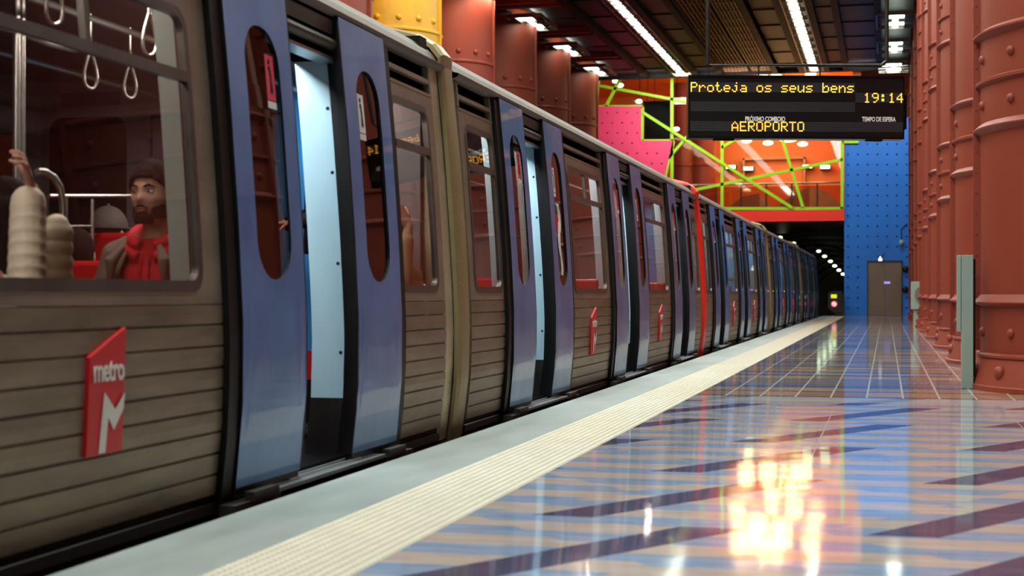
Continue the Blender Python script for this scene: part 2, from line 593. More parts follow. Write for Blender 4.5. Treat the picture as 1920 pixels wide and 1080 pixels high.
def rr2(y0, y1, z0, z1, r, Y0, Y1, Z0, Z1, R=None, nc=6, ne=8, ez=None):
    """matched inner rounded rectangle loop and outer loop (sharp when R is None)"""
    inn, out = [], []
    ez = ez or ne

    def lerp(a, b, t): return (a[0] + (b[0] - a[0]) * t, a[1] + (b[1] - a[1]) * t)
    cor = [((y1 - r, z0 + r), -pi / 2, (Y1, Z0)), ((y1 - r, z1 - r), 0, (Y1, Z1)), ((y0 + r, z1 - r), pi / 2, (Y0, Z1)), ((y0 + r, z0 + r), pi, (Y0, Z0))]
    if R is None:
        eo = [((y0 + r, Z0), (y1 - r, Z0)), ((Y1, z0 + r), (Y1, z1 - r)), ((y1 - r, Z1), (y0 + r, Z1)), ((Y0, z1 - r), (Y0, z0 + r))]
    else:
        eo = [((Y0 + R, Z0), (Y1 - R, Z0)), ((Y1, Z0 + R), (Y1, Z1 - R)), ((Y1 - R, Z1), (Y0 + R, Z1)), ((Y0, Z1 - R), (Y0, Z0 + R))]
    ei = [((y0 + r, z0), (y1 - r, z0)), ((y1, z0 + r), (y1, z1 - r)), ((y1 - r, z1), (y0 + r, z1)), ((y0, z1 - r), (y0, z0 + r))]
    for q in range(4):
        nn = ne if q % 2 == 0 else ez
        for i in range(nn):
            t = i / nn
            inn.append(lerp(ei[q][0], ei[q][1], t))
            out.append(lerp(eo[q][0], eo[q][1], t))
        (cy, cz), a0, oc = cor[q]
        o1 = eo[q][1]
        o2 = eo[(q + 1) % 4][0]
        for i in range(nc):
            t = i / nc
            a = a0 + t * pi / 2
            inn.append((cy + r * math.cos(a), cz + r * math.sin(a)))
            if R is None:
                out.append(lerp(o1, oc, t * 2) if t < 0.5 else lerp(oc, o2, t * 2 - 1))
            else:
                ocn = ((Y1 - R, Z0 + R), (Y1 - R, Z1 - R), (Y0 + R, Z1 - R), (Y0 + R, Z0 + R))[q]
                out.append((ocn[0] + R * math.cos(a), ocn[1] + R * math.sin(a)))
    return inn, out


def interp(tab, z):
    if z <= tab[0][0]: return tab[0][1]
    for (a, b), (c, d) in zip(tab, tab[1:]):
        if z <= c:
            return b + (d - b) * (z - a) / (c - a)
    return tab[-1][1]


LEAF = [(-0.1, 2.475), (0.03, 2.455), (0.3, 2.425), (0.6, 2.418), (0.8, 2.426), (1.1, 2.442), (1.58, 2.476), (2.15, 2.53)]
def DL(z): return interp(LEAF, z)
def DB(z): return interp(LEAF, z) + 0.04


def ringpanel(mb, inn, out, D, off, m=0, rad=3, th=0.0, edge=0.0, me=None):
    """panel between two loops following the curved side; th = depth of the reveal at the hole, edge = at the outer edge"""
    n = len(inn)
    L = []
    for k in range(rad + 1):
        t = k / rad
        L.append([(inn[i][0] * (1 - t) + out[i][0] * t, inn[i][1] * (1 - t) + out[i][1] * t) for i in range(n)])
    P = lambda p, o=0: (-(D(p[1]) + off + o), p[0], p[1])
    for k in range(rad):
        for i in range(n):
            j = (i + 1) % n
            mb.quad(P(L[k][i]), P(L[k][j]), P(L[k + 1][j]), P(L[k + 1][i]), m)
    if th:
        for i in range(n):
            j = (i + 1) % n
            mb.quad(P(inn[i], th), P(inn[j], th), P(inn[j]), P(inn[i]), m if me is None else me)
    if edge:
        for i in range(n):
            j = (i + 1) % n
            mb.quad(P(out[i]), P(out[j]), P(out[j], edge), P(out[i], edge), m if me is None else me)


def slabside(mb, y0, y1, z0, z1, D, off, th, m=0, nz=10, wz=None):
    """solid slab following the side profile"""
    zs = [z0 + (z1 - z0) * i / nz for i in range(nz + 1)]
    P = lambda y, z, o: (-(D(z) + off + o), y, z)
    for a, b in zip(zs, zs[1:]):
        mb.quad(P(y0, a, 0), P(y1, a, 0), P(y1, b, 0), P(y0, b, 0), m)
        mb.quad(P(y1, a, th), P(y0, a, th), P(y0, b, th), P(y1, b, th), m)
        mb.quad(P(y0, a, th), P(y0, a, 0), P(y0, b, 0), P(y0, b, th), m)
        mb.quad(P(y1, a, 0), P(y1, a, th), P(y1, b, th), P(y1, b, 0), m)
    mb.quad(P(y0, z0, th), P(y1, z0, th), P(y1, z0, 0), P(y0, z0, 0), m)
    mb.quad(P(y0, z1, 0), P(y1, z1, 0), P(y1, z1, th), P(y0, z1, th), m)


def panefill(mb, y0, y1, z0, z1, r, D, off, m=0, rt=None):
    """pane with rounded corners following the side"""
    zs = []
    rt = rt if rt is not None else r
    for i in range(9): zs.append(z0 + r * (1 - math.cos(pi / 2 * i / 8)))
    zt = z1 - rt
    zb = z0 + r
    for i in range(1, 8): zs.append(zb + (zt - zb) * i / 8)
    for i in range(9): zs.append(zt + rt * math.sin(pi / 2 * i / 8))

    def lim(z):
        if z < z0 + r:
            q = (z0 + r - z) / r
            k = r * (1 - math.sqrt(max(0, 1 - q * q)))
        elif z > zt:
            q = (z - zt) / rt
            k = rt * (1 - math.sqrt(max(0, 1 - q * q)))
        else:
            k = 0
        return y0 + k, y1 - k
    for a, b in zip(zs, zs[1:]):
        if b - a < 1e-6: continue
        la, lb = lim(a), lim(b)
        mb.quad((-(D(a) + off), la[0], a), (-(D(a) + off), la[1], a), (-(D(b) + off), lb[1], b), (-(D(b) + off), lb[0], b), m)


# ================================================================== TRAIN CAR
HALF = 5.85


def text_mesh(name, body, size, mat_, parent, mtx, extrude=0.001, space=1.0, xs=1.0, bold=0.0, align='CENTER'):
    cu = bpy.data.curves.new(name, 'FONT')
    cu.body = body
    cu.size = size
    cu.extrude = extrude
    cu.offset = bold
    cu.space_character = space
    cu.align_x = align
    cu.align_y = 'CENTER'
    o = bpy.data.objects.new(name, cu)
    COL.objects.link(o)
    dg = bpy.context.evaluated_depsgraph_get()
    me = bpy.data.meshes.new_from_object(o.evaluated_get(dg))
    COL.objects.unlink(o)
    bpy.data.objects.remove(o)
    me.name = name
    sc_ = Matrix.Diagonal((xs, 1, 1, 1))
    me.transform(mtx @ sc_)
    me.materials.clear()
    me.materials.append(mat_)
    t = bpy.data.objects.new(name, me)
    COL.objects.link(t)
    t.parent = parent
    return t


def side_mtx(y, z, off=0.0):
    """maps text x -> +Y, text y -> +Z, text z -> +X on the leaf surface"""
    X = -(DB(z)) + off
    return Matrix(((0, 0, 1, X), (1, 0, 0, y), (0, 1, 0, z), (0, 0, 0, 1)))


def make_car():
    car = thing('metro_car', 'x', 'train car')
    bays = [(-5.85, -5.03), (-2.87, -1.08), (1.08, 2.87), (5.03, 5.85)]
    wins = [(-5.74, -5.08), (-1.975 - .72, -1.975 + .72), (1.975 - .72, 1.975 + .72), (5.08, 5.72)]
    WZ0, WZ1 = 0.82, 1.85
    for bi, ((a, b), (p, q)) in enumerate(zip(bays, wins)):
        # window band of the body side
        mb = MB()
        inn, out = rr2(p, q, WZ0, WZ1, 0.07, a, b, 0.765, 1.935, ne=8, ez=12)
        ringpanel(mb, inn, out, DB, 0, 0, 2, th=0.03, edge=0.02)
        mb.build('side_panel', M['steel'], car, True)
        # ribbed lower side
        mb = MB()
        z = 0.03
        prof = []
        first = True
        zs = [0.03]
        while zs[-1] + 0.082 < 0.74: zs.append(zs[-1] + 0.082)
        zs.append(0.765)
        for za, zb in zip(zs, zs[1:]):
            prof += [(za + 0.001, 0.010), (za + 0.007, 0.0), ((za + zb) / 2, -0.0008), (zb - 0.005, 0.0), (zb - 0.001, 0.010)]
        for (z1, o1), (z2, o2) in zip(prof, prof[1:]):
            mb.quad((-(DB(z1) + o1), a, z1), (-(DB(z1) + o1), b, z1), (-(DB(z2) + o2), b, z2), (-(DB(z2) + o2), a, z2))
        for y in (a, b):
            for (z1, o1), (z2, o2) in zip(prof, prof[1:]):
                mb.quad((-(DB(z1) + o1), y, z1), (-(DB(z2) + o2), y, z2), (-(DB(z2) + 0.05), y, z2), (-(DB(z1) + 0.05), y, z1))
        mb.build('ribbed_side', M['corr'], car)
        # louvres
        mb = MB()
        slabside(mb, a, b, 1.935, 2.125, DB, 0.034, 0.01, 1, 2)  # near-black back sheet stands in for the shade inside deeper slots
        slabside(mb, a, b, 1.935, 1.950, DB, -0.004, 0.05, 0, 1)
        slabside(mb, a, b, 2.008, 2.034, DB, -0.002, 0.05, 0, 1)
        slabside(mb, a, b, 2.112, 2.125, DB, -0.004, 0.05, 0, 1)
        for ya, yb in ((a, a + 0.03), (b - 0.03, b)):
            slabside(mb, ya, yb, 1.955, 2.105, DB, -0.003, 0.05, 0, 1)
        mb.build('louvre', [M['steel'], M['void']], car)
        # window frame + pane + transom
        mb = MB()
        inn, out = rr2(p + .022, q - .022, WZ0 + .03, WZ1 - .022, 0.055, p - .012, q + .012, WZ0 - .012, WZ1 + .012, R=0.085, ne=8, ez=12)
        ringpanel(mb, inn, out, DB, -0.006, 0, 2, th=0.03, edge=0.012)
        slabside(mb, p + .02, q - .02, 1.585, 1.625, DB, -0.010, 0.03, 0, 1)
        if q - p > 1:
            slabside(mb, (p + q) / 2 - 0.016, (p + q) / 2 + .016, 1.625, WZ1 - .02, DB, -0.006, 0.025, 0, 2)
        wf = mb.build('window_frame', M['trim'], car, True)
        mb = MB()
        panefill(mb, p + .015, q - .015, WZ0 + .02, WZ1 - .015, 0.06, DB, 0.008)
        mb.build('window_pane', M['tint'], wf, True, angle=0)
        if bi in (1, 2):
            yc = (a + b) / 2
            mb = MB()
            w_ = 0.118
            poly = [(yc - w_ - .01, .285), (yc + w_ - .02, .285), (yc + w_, .69), (yc + w_ * 0.2, .655), (yc - w_, .60)]
            n = 0
            fr = [(-(DB(z) - 0.016), y, z) for y, z in poly]
            bk = [(-(DB(z) + 0.004), y, z) for y, z in poly]
            mb.v += fr + bk
            mb.f.append(tuple(range(5)))
            for i in range(5):
                j = (i + 1) % 5
                mb.f.append((i, i + 5, j + 5, j))
            mb.mi += [0] * 6
            lg = mb.build('logo_plate', M['logo_red'], car)
            t = text_mesh('logo_word', 'metro', 0.105, M['white'], lg, side_mtx(yc - .002, .553, 0.019), 0.001, 0.92, 0.80, 0.002)
            # big M with a long left leg
            pts = [(-.052, .30), (-.016, .30), (-.004, .438), (.030, .382), (.075, .43), (.100, .478), (.104, .488), (.035, .432 + .0), (-.024, .506), (-.046, .506)]
            pts = [(-.058, .289), (-.014, .289), (-.002, .402), (.036, .357), (.098, .425), (.104, .478), (.042, .425), (-.030, .486)]
            mb = MB()
            k = len(pts)
            mb.v += [(-(DB(z) - 0.0185), yc + y, z) for y, z in pts]
            mb.f.append(tuple(range(k)))
            mb.mi.append(0)
            mb.build('logo_letter', M['white'], lg)
    # dark door pockets (three), with the opening itself
    for dc in (-3.95, 0, 3.95):
        for s_ in (-1, 1):
            mb = MB()
            ya, yb = sorted((dc + s_ * 0.44, dc + s_ * 1.08))
            slabside(mb, ya, yb, 0.02, 2.125, DB, 0.02, 0.02, 0, 10)
            ya, yb = sorted((dc + s_ * 0.99, dc + s_ * 1.08))
            slabside(mb, ya, yb, 0.02, 2.10, DL, 0.012, 0.045, 0, 10)
            ya, yb = sorted((dc + s_ * 0.44, dc + s_ * 0.47))
            slabside(mb, ya, yb, 0.03, 2.0, DB, 0.02, 0.055, 0, 10)
            mb.build('door_surround', M['black'], car, True)
            mb = MB()
            y = dc + s_ * 0.44
            t0, t1 = sorted((y, y + s_ * 0.03))
            slabside(mb, t0, t1, 0.30, 1.93, DB, 0.078, 0.165, 0, 12)
            slabside(mb, t0, t1, 0.02, 0.30, DB, 0.078, 0.165, 1, 3)
            rv = mb.build('door_reveal', [M['palep'], M['dark']], car, True)
            for z in (0.52, 0.95, 1.39, 1.70) if s_ > 0 else ():
                m2 = MB()
                yy = dc + s_ * 0.44
                m2.ell((-(DB(z) + 0.095), yy - 0.001, z), (0.009, 0.004, 0.009), 12, 6)
                m2.build('screw', M['screw'], rv, True)
        # header over the opening
        mb = MB()
        mb.box(-2.80, -2.56, dc - .44, dc + .44, 1.93, 2.12, 1)
        mb.box(-2.62, -2.55, dc - .44, dc + .44, 2.03, 2.10, 0)
        mb.tube([(-2.555, dc - .44, 1.985), (-2.555, dc + .40, 1.985)], 0.028, 10, 0)
        mb.box(-2.66, -2.56, dc - .44, dc + .44, 1.915, 1.94, 2)
        mb.box(-2.57, -2.535, dc + .36, dc + .43, 2.0, 2.09, 0)
        mb.tube([(-2.53, dc + .455, 2.08), (-2.52, dc + .455, 1.8)], 0.006, 6, 0)
        mb.build('door_header', [M['solebar'], M['void'], M['ridge']], car)
        mb = MB()
        mb.box(-3.0, -2.40, dc - .66, dc + .66, -0.03, 0.012, 0)
        for i in range(8):
            mb.box(-2.78 + i * .045, -2.765 + i * .045, dc - .44, dc + .44, 0.012, 0.019, 0)
        mb.box(-2.47, -2.40, dc - 1.1, dc + 1.1, -0.045, -0.005, 1)
        mb.box(-2.43, -2.39, dc - .95, dc - .7, -0.01, 0.03, 1)
        mb.box(-2.43, -2.39, dc + .7, dc + .95, -0.01, 0.03, 1)
        mb.build('door_sill', [M['ridge'], M['solebar']], car)
        # leaves
        for s_ in (-1, 1):
            a, b = sorted((dc + s_ * 0.33, dc + s_ * 0.98))
            mb = MB()
            g0, g1 = (a + .17, b - .13) if s_ < 0 else (a + .16, b - .15)
            inn, out = rr2(g0, g1, 0.86, 1.905, 0.16, a, b, 0.045, 2.12, ne=6, ez=10)
            ringpanel(mb, inn, out, DL, 0, 0, 5, th=0.012, edge=0.035, me=1)
            lf = mb.build('door_leaf', [M['door'], M['black']], car, True)
            mb = MB()
            panefill(mb, g0 - .002, g1 + .002, 0.86, 1.905, 0.158, DL, 0.012)
            mb.build('door_glass', M['doorglass'], lf, True, angle=0)
            mb = MB()
            e = a if s_ > 0 else b
            slabside(mb, e - .014 if s_ > 0 else e, e if s_ > 0 else e + .014, 0.045, 2.1, DL, 0.001, 0.04, 0, 10)
            slabside(mb, a, b, 0.0, 0.045, DL, 0.004, 0.03, 0, 1)
            mb.build('door_seal', M['black'], lf, True)
            # notice on the glass
            sy = g1 - .125 if s_ < 0 else g0 + .035
            mb = MB()
            zt = 1.80 if s_ < 0 else 1.78
            slabside(mb, sy, sy + .085, zt - .19, zt, DL, 0.0095, 0.002, 0, 1)
            slabside(mb, sy, sy + .085, zt - .225, zt - .195, DL, 0.0095, 0.002, 1, 1)
            # a leaning figure on the notice
            X = lambda z: -(DL(z) + 0.0085)
            for pl in ([(.03, .03), (.045, .03), (.055, .10), (.045, .145), (.03, .14), (.035, .09)], [(.05, .03), (.062, .03), (.052, .09), (.044, .085)], [(.02, .13), (.05, .11), (.05, .12), (.022, .145)]):
                k0 = len(mb.v)
                mb.v += [(X(zt - .19 + z_), sy + y_, zt - .19 + z_) for y_, z_ in pl]
                mb.f.append(tuple(range(k0, k0 + len(pl))))
                mb.mi.append(2)
            mb.ell((X(zt - .03) , sy + .034, zt - .03), (0.001, .011, .012), 10, 6, 2)
            mb.build('door_notice', [M['pink_sticker'] if s_ < 0 else M['white'], M['white'], M['black']], lf)
    # roof, gutter
    mb = MB()
    rp = [(-2.575, 2.115), (-2.535, 2.13), (-2.53, 2.15), (-2.565, 2.158), (-2.575, 2.175), (-2.60, 2.215), (-2.65, 2.265), (-2.72, 2.305), (-2.82, 2.338), (-3.0, 2.365), (-3.3, 2.385), (-3.76, 2.39)]
    full = rp + [(-7.52 - x, z) for x, z in reversed(rp[:-1])]
    for (x1, z1), (x2, z2) in zip(full, full[1:]):
        for i in range(8):
            y0, y1 = -5.9 + 11.96 * i / 8, -5.9 + 11.96 * (i + 1) / 8
            mb.quad((x1, y0, z1), (x1, y1, z1), (x2, y1, z2), (x2, y0, z2))
    mb.build('roof', M['roof'], car, True, angle=35)
    # far side, inner linings, floor
    mb = MB()
    mb.box(-5.08, -5.04, -HALF, HALF, 0.0, 0.85, 0)
    mb.box(-5.08, -5.04, -HALF, HALF, 1.75, 2.13, 0)
    for y0, y1 in ((-5.85, -5.6), (-4.9, -3.1), (-0.9, 0.9), (3.1, 4.9), (5.6, 5.85)):
        mb.box(-5.08, -5.04, y0, y1, 0.85, 1.75, 0)
    mb.build('far_side', M['greyin'], car)
    mb = MB()
    mb.box(-5.06, -5.05, -HALF, HALF, 0.85, 1.75, 0)
    mb.build('far_glazing', M['tint'], car)
    mb = MB()
    mb.box(-5.05, -2.50, -HALF, HALF, -0.04, 0.0, 0)
    mb.build('car_floor', M['darkin'], car)
    mb = MB()
    mb.box(-5.04, -2.72, -HALF, HALF, 2.10, 2.11, 0)
    mb.build('ceiling_lining', M['greyin'], car)
    for s_ in (-1, 1):
        y0, y1 = sorted((s_ * 5.80, s_ * 5.84))
        mb = MB()
        mb.box(-3.5, -3.05, y0, y1, 0.47, 2.1, 0)
        mb.box(-3.5, -3.05, y0, y1, 0.30, 0.47, 1)
        mb.box(-3.5, -3.05, y0, y1, 0.0, 0.30, 2)
        bh = mb.build('end_bulkhead', [M['bluein'], M['seat'], M['black']], car)
        mb = MB()
        mb.box(-5.05, -3.5, y0, y1, 0.0, 2.1, 0)
        mb.box(-3.05, -2.6, y0, y1, 0.0, 2.1, 0)
        bh = mb.build('end_bulkhead', M['greyin'], car)
        f = s_ * 5.795
        mb = MB()
        lp, _ = rr2(-4.98, -4.46, .9, 1.88, .09, -4.98, -4.46, .9, 1.88)
        mb.prism(lp, min(f, f + s_ * .01), max(f, f + s_ * .01), 'y')
        mb.build('bulkhead_window', M['dark'], bh)
        mb = MB()
        yy0, yy1 = sorted((f, f + s_ * .01))
        mb.box(-4.30, -4.285, yy0, yy1, 0, 1.86, 0)
        mb.box(-4.30, -3.42, yy0, yy1, 1.86, 1.875, 0)
        mb.box(-3.8, -3.785, yy0, yy1, 0, 1.86, 0)
        mb.build('door_joint', M['trim'], bh)
        mb = MB()
        mb.box(-4.9, -4.5, yy0, yy1, 1.95, 2.03, 0)
        mb.build('notice_strip', M['navyplate'], bh)
    mb = MB()
    mb.box(-2.98, -2.86, -5.5, 5.5, 2.06, 2.095, 0)
    mb.build('ceiling_lamp', emit('car_lamp_glow', (0.9, 0.97, 1.0, 1), 4), car)
    # seats
    for y0 in (-2.55, -1.3, 0.95, 3.0):
        for x0 in (-3.42, -4.98):
            mb = MB()
            mb.box(x0, x0 + .84, y0 - .22, y0 + .22, 0.38, 0.45, 0)
            mb.box(x0, x0 + .84, y0 + .20, y0 + .25, 0.45, 0.94, 0)
            mb.box(x0 + .1, x0 + .74, y0 - .05, y0 + .1, 0.0, 0.38, 1)
            mb.build('passenger_seat', [M['seat'], M['dark']], car, bevel=0.02)
    # poles
    mb = MB()
    mb.tube([(-3.3, -5.7, 1.98), (-3.3, 5.7, 1.98)], 0.016, 8)
    mb.tube([(-4.2, -5.7, 1.98), (-4.2, 5.7, 1.98)], 0.016, 8)
    mb.build('ceiling_rail', M['chrome'], car, True)
    for yy in (-3.95, 0):
        mb = MB()
        mb.tube([(-3.75, yy, 0), (-3.75, yy, 2.1)], 0.017, 10)
        mb.build('grab_pole', M['chrome'], car, True)
    # underframe
    mb = MB()
    mb.prism([(-2.52, 0.03), (-2.50, -0.10), (-2.55, -0.45), (-5.0, -0.45), (-5.08, 0.0), (-5.08, 0.03)], -HALF, HALF)
    mb.build('underframe', M['iron'], car)
    # end posts
    for s_ in (-1, 1):
        mb = MB()
        a, b = (5.85, 6.06) if s_ > 0 else (-5.94, -5.85)
        slabside(mb, a, b, -0.05, 2.12, DB, 0.015, 0.12, 0, 10)
        for i in range(34):
            z = 0.1 + i * 0.06
            mb.ell((-(DB(z) + 0.014), (6.0 if s_ > 0 else -5.925), z), (0.004, .005, .005), 6, 4)
        mb.build('end_post', M['post'], car, True)
    return car


CARC = [2.40 + 12.25 * i for i in range(5)]
car = make_car()
car.location = (0, CARC[0], 0)
car['label'] = 'nearest steel metro car with seated passengers behind its big window'
cl = ['steel metro car between the riveted olive gangway and the red gangway',
      'steel metro car just beyond the red gangway cover',
      'second steel metro car beyond the red gangway cover',
      'last steel metro car, standing at the tunnel mouth']
cars = [car]
for i in range(1, 5):
    cars.append(dup(car, (0, CARC[i], 0), cl[i - 1]))
for c_ in cars: c_['group'] = 'cars of the metro train'

# graffiti sticker on the far leaf of car 2's first door
mb = MB()
gp = thing('graffiti_sticker', 'scribbled white and red sticker on a door glass of the second car', 'sticker', (0, CARC[1] - 3.95, 0))
X = lambda z: -(DL(z) + 0.007)
y0 = 0.54
mb = MB()
slabside(mb, y0, y0 + .17, 1.28, 1.42, DL, 0.008, 0.002, 0, 1)
mb.build('red_patch', M['sticker_red'], gp)
mb = MB()
for q in range(7):
    pts = []
    for i in range(14):
        t = i / 13
        z = 1.50 - t * 0.55
        y = y0 + .085 + 0.075 * math.sin(t * 9 + q * 0.9) * (1 - t * 0.4) * math.cos(q)
        pts.append((X(z) + 0.001, y, z))
    mb.tube(pts, 0.0035, 5)
mb.build('white_scribble', M['white'], gp)

# gangways
def gangway(y, red, label):
    g = thing('gangway_cover', label, 'gangway', (0, y, 0), 'covers between the cars')
    m_ = M['redg'] if red else M['olive']
    mb = MB()
    # outer fairing follows the side, then turns over the roof
    n = 12
    prof = []
    for i in range(n + 1):
        z = -0.06 + (2.13 + .06) * i / n
        prof.append((-(DB(z) + 0.0), z))
    prof += [(-2.565, 2.20), (-2.62, 2.27), (-2.72, 2.33), (-2.9, 2.375), (-3.3, 2.405), (-3.76, 2.41), (-4.3, 2.405), (-4.7, 2.36), (-4.93, 2.27), (-5.0, 2.13), (-5.05, 0.8), (-5.0, -.06)]
    secs = [(-0.075, 0.01), (-0.07, -0.015), (-0.03, -0.03), (0.03, -0.032), (0.12, -0.03), (0.16, -0.02), (0.175, 0.02), (0.18, 0.06)]
    if red:
        secs = [(-0.17, 0.05), (-0.165, 0.0), (-0.14, -0.03), (0, -0.04), (0.13, -0.03), (0.16, 0.0), (0.17, 0.05)]
    def sh(p, o):
        x, z = p
        cx, cz = -3.76, 1.1
        d = Vector((x - cx, z - cz))
        l = d.length
        return (x - d.x / l * o, z - d.y / l * o * (1 if z > 2.1 else 0))
    for (ya, oa), (yb, ob) in zip(secs, secs[1:]):
        for p, q in zip(prof, prof[1:]):
            a1, a2 = sh(p, oa), sh(q, oa)
            b1, b2 = sh(p, ob), sh(q, ob)
            mb.quad((a1[0], ya, a1[1]), (b1[0], yb, b1[1]), (b2[0], yb, b2[1]), (a2[0], ya, a2[1]))
    if not red:
        for i in range(30):
            z = 0.15 + i * 0.065
            mb.ell((-(DB(z) - 0.03), -0.055 + 0.0, z), (0.004, .005, .005), 6, 4)
    mb.build('fairing', m_, g, True)
    mb = MB()
    for s_ in (-1, 1):
        a, b = sorted((s_ * 0.14, s_ * 0.27))
        mb.box(-4.95, -2.62, a, b, -0.1, 2.30, 0)
    mb.build('bellows', M['black'], g)
    mb = MB()
    mb.box(-2.62, -2.46, -0.19, 0.10, -0.12, -0.06, 0)
    mb.build('foot_bracket', M['solebar'], g)
    return g


GY = [(CARC[i] + CARC[i + 1]) / 2 for i in range(4)]
gangway(GY[0], False, 'olive riveted cover between the nearest car and the second car')
gangway(GY[1], True, 'bright red gangway cover between two metro cars')
gangway(GY[2], False, 'olive gangway cover beyond the red one, halfway down the train')
gangway(GY[3], False, 'farthest olive gangway cover near the tunnel mouth')

# interior lights of the cars
for i, cy in enumerate(CARC):
    for yy in (-4, 0, 4):
        area('car_interior_light', (-2.92, cy + yy, 2.04), 0.1, 3.4, (50, 56, 46, 24, 16)[i], (0.92, 0.97, 1.0))

# ================================================================== PLATFORM AND SHELL
def struct(name, mb, m_, **k):
    o = mb.build(name, m_, None, **k)
    o['kind'] = 'structure'
    return o


EDGE, TL, TR = -2.312, -1.893, -1.474
mb = MB()
mb.box(EDGE, TL, -2, 57, -1.2, 0.0)
struct('platform_edge', mb, M['edge'])
mb = MB()
mb.box(TR, 6.0, -2, 57, -0.3, 0.0)
struct('floor', mb, M['floor'])
mb = MB()
mb.box(TL, TR, -2, 57, -0.3, -0.0005, 0)
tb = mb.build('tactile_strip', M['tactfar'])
tag(tb, kind='structure')
# raised domes of the strip, near part modelled
mb = MB()
P = 0.038
y = 3.6
rows = 0
while y < 17:
    for i in range(11):
        cx = TL + 0.0195 + i * P
        n0 = len(mb.v)
        R1, R2, h = 0.0135, 0.009, 0.0075
        for (r, z) in ((R1, 0.0), (R2, h * .8)):
            for j in range(8):
                a = 2 * pi * j / 8
                mb.v.append((cx + r * math.cos(a), y + r * math.sin(a), z - 0.0006))
        mb.v.append((cx, y, h))
        for j in range(8):
            k = (j + 1) % 8
            mb.f.append((n0 + j, n0 + k, n0 + 8 + k, n0 + 8 + j))
            mb.f.append((n0 + 8 + j, n0 + 8 + k, n0 + 16))
            mb.mi += [0, 0]
    y += P
dm = mb.build('raised_domes', M['tact'], tb, True, angle=0)
dm['kind'] = 'stuff'
# pit, track slab, far platform
mb = MB()
mb.box(-9.0, EDGE - .05, -6, 56, -1.4, -1.2)
struct('trim_1', mb, M['tunnel'])
for i, x in enumerate((-3.05, -4.48, -6.2, -7.64)):
    mb = MB()
    mb.box(x - .035, x + .035, -6, 56, -1.2, -1.06)
    tag(mb.build('rail', M['dark']), 'steel running rail under the train, number %s from the platform' % ('one', 'two', 'three', 'four')[i], 'rail', kind='structure')
mb = MB()
mb.box(-15, -9.0, -6, 56, -1.4, 0)
struct('trim_2', mb, M['tunnel'])
mb = MB()
mb.box(-14.2, -13.9, -6, 58, -0.5, 9.2)
struct('wall_left', mb, M['darkred'])
mb = MB()
mb.box(4.2, 4.5, -4, 58, -0.3, 9.2)
struct('wall_right', mb, M['darkred'])
mb = MB()
mb.box(-14, 4.4, -6.2, -6, -1.3, 9.2)
struct('wall_back', mb, M['darkred'])
mb = MB()
mb.box(-14.2, 4.5, -6, 55, CEIL + 0.25, CEIL + 0.4)
struct('ceiling', mb, M['iron'])

# ceiling panels between dark runners
def ceiling_field(x0, x1, nm):
    mb = MB()
    y = 20.0
    i = 0
    while y < 54.6:
        mb.box(x0, x1, y, y + 1.22, CEIL + .02 + 0.03 * (i % 2), CEIL + .08)
        y += 1.3
        i += 1
    o = mb.build(nm, M['ceil'])
    o['kind'] = 'structure'


n_t = 3
for x0, x1 in ((-9.9, -8.75), (-8.5, -7.65), (-6.7, -6.0), (-3.75, -3.05), (-2.0, -1.5), (-1.3, -0.3), (-13.9, -10.6)):
    ceiling_field(x0, x1, 'trim_%d' % n_t)
    n_t += 1
# longitudinal black runners
mb = MB()
for x in (-8.62, -7.58, -6.78, -5.85, -3.9, -2.95, -2.08, -1.4, -0.25):
    mb.box(x - .1, x + .1, 18, 54.9, CEIL - .14, CEIL + .2)
o = mb.build('ceiling_runners', M['iron'])
o.name = 'trim_%d' % n_t; n_t += 1
o['kind'] = 'structure'
# red cross beams by the left columns
for k in range(7):
    mb = MB()
    yy = 28.4 + 4.9 * k - 2.3
    mb.box(-13.9, -8.8, yy + 4.1, yy + 4.3, CEIL - .12, CEIL + .05)
    mb.box(-13.9, -8.8, yy + 4.7, yy + 4.9, CEIL - .12, CEIL + .05)
    if yy + 4.9 > 54.9: break
    o = mb.build('trim_%d' % n_t, M['ceilred']); n_t += 1
    o['kind'] = 'structure'
# gratings
for gi, (x0, x1) in enumerate(((-5.72, -4.86), (-4.72, -4.0))):
    mb = MB()
    y = 26.0
    while y < 54.7:
        mb.box(x0, x1, y, y + .06, CEIL - .05, CEIL)
        y += 1.3
    for i in range(8):
        x = x0 + (x1 - x0) * i / 7
        mb.box(x - .02, x + .02, 26, 54.7, CEIL - .04, CEIL + .01)
    y = 26.2
    while y < 54.6:
        mb.box(x0, x1, y, y + .03, CEIL - .03, CEIL)
        y += 0.26
    g = mb.build('ceiling_grating', M['grate'])
    tag(g, ('bronze ceiling grating beside the long left row of tubes', 'bronze ceiling grating nearer the display board')[gi], 'grating')

# light fixtures
def fixture(label, group, w_, l_, n):
    t = thing('ceiling_light', label, 'light', (0, 0, 0), group)
    mb = MB()
    mb.box(-w_ / 2, w_ / 2, 0.02, 0.05, -.06, .06)
    mb.box(-w_ / 2, w_ / 2, l_ - .05, l_ - .02, -.06, .06)
    for x in (-w_ / 2, -w_ / 4, w_ / 4, w_ / 2):
        mb.box(x - .015, x + .015, 0.02, l_ - .02, -.06, .04)
    for i in range(1, 4):
        mb.box(-w_ / 2, w_ / 2, l_ * i / 4 - .012, l_ * i / 4 + .012, -.07, -.05)
    mb.build('louvre_frame', M['fix'], t)
    for i in range(n):
        mb = MB()
        c = l_ * (i + .5) / n
        mb.box(-w_ * .24, w_ * .24, c - l_ / n * .24, c + l_ / n * .24, -.02, .0)
        mb.box(-w_ * .08, w_ * .08, c - l_ / n * .42, c + l_ / n * .42, -.025, -.005)
        mb.build('lamp_tube', M['lamp'], t)
    return t


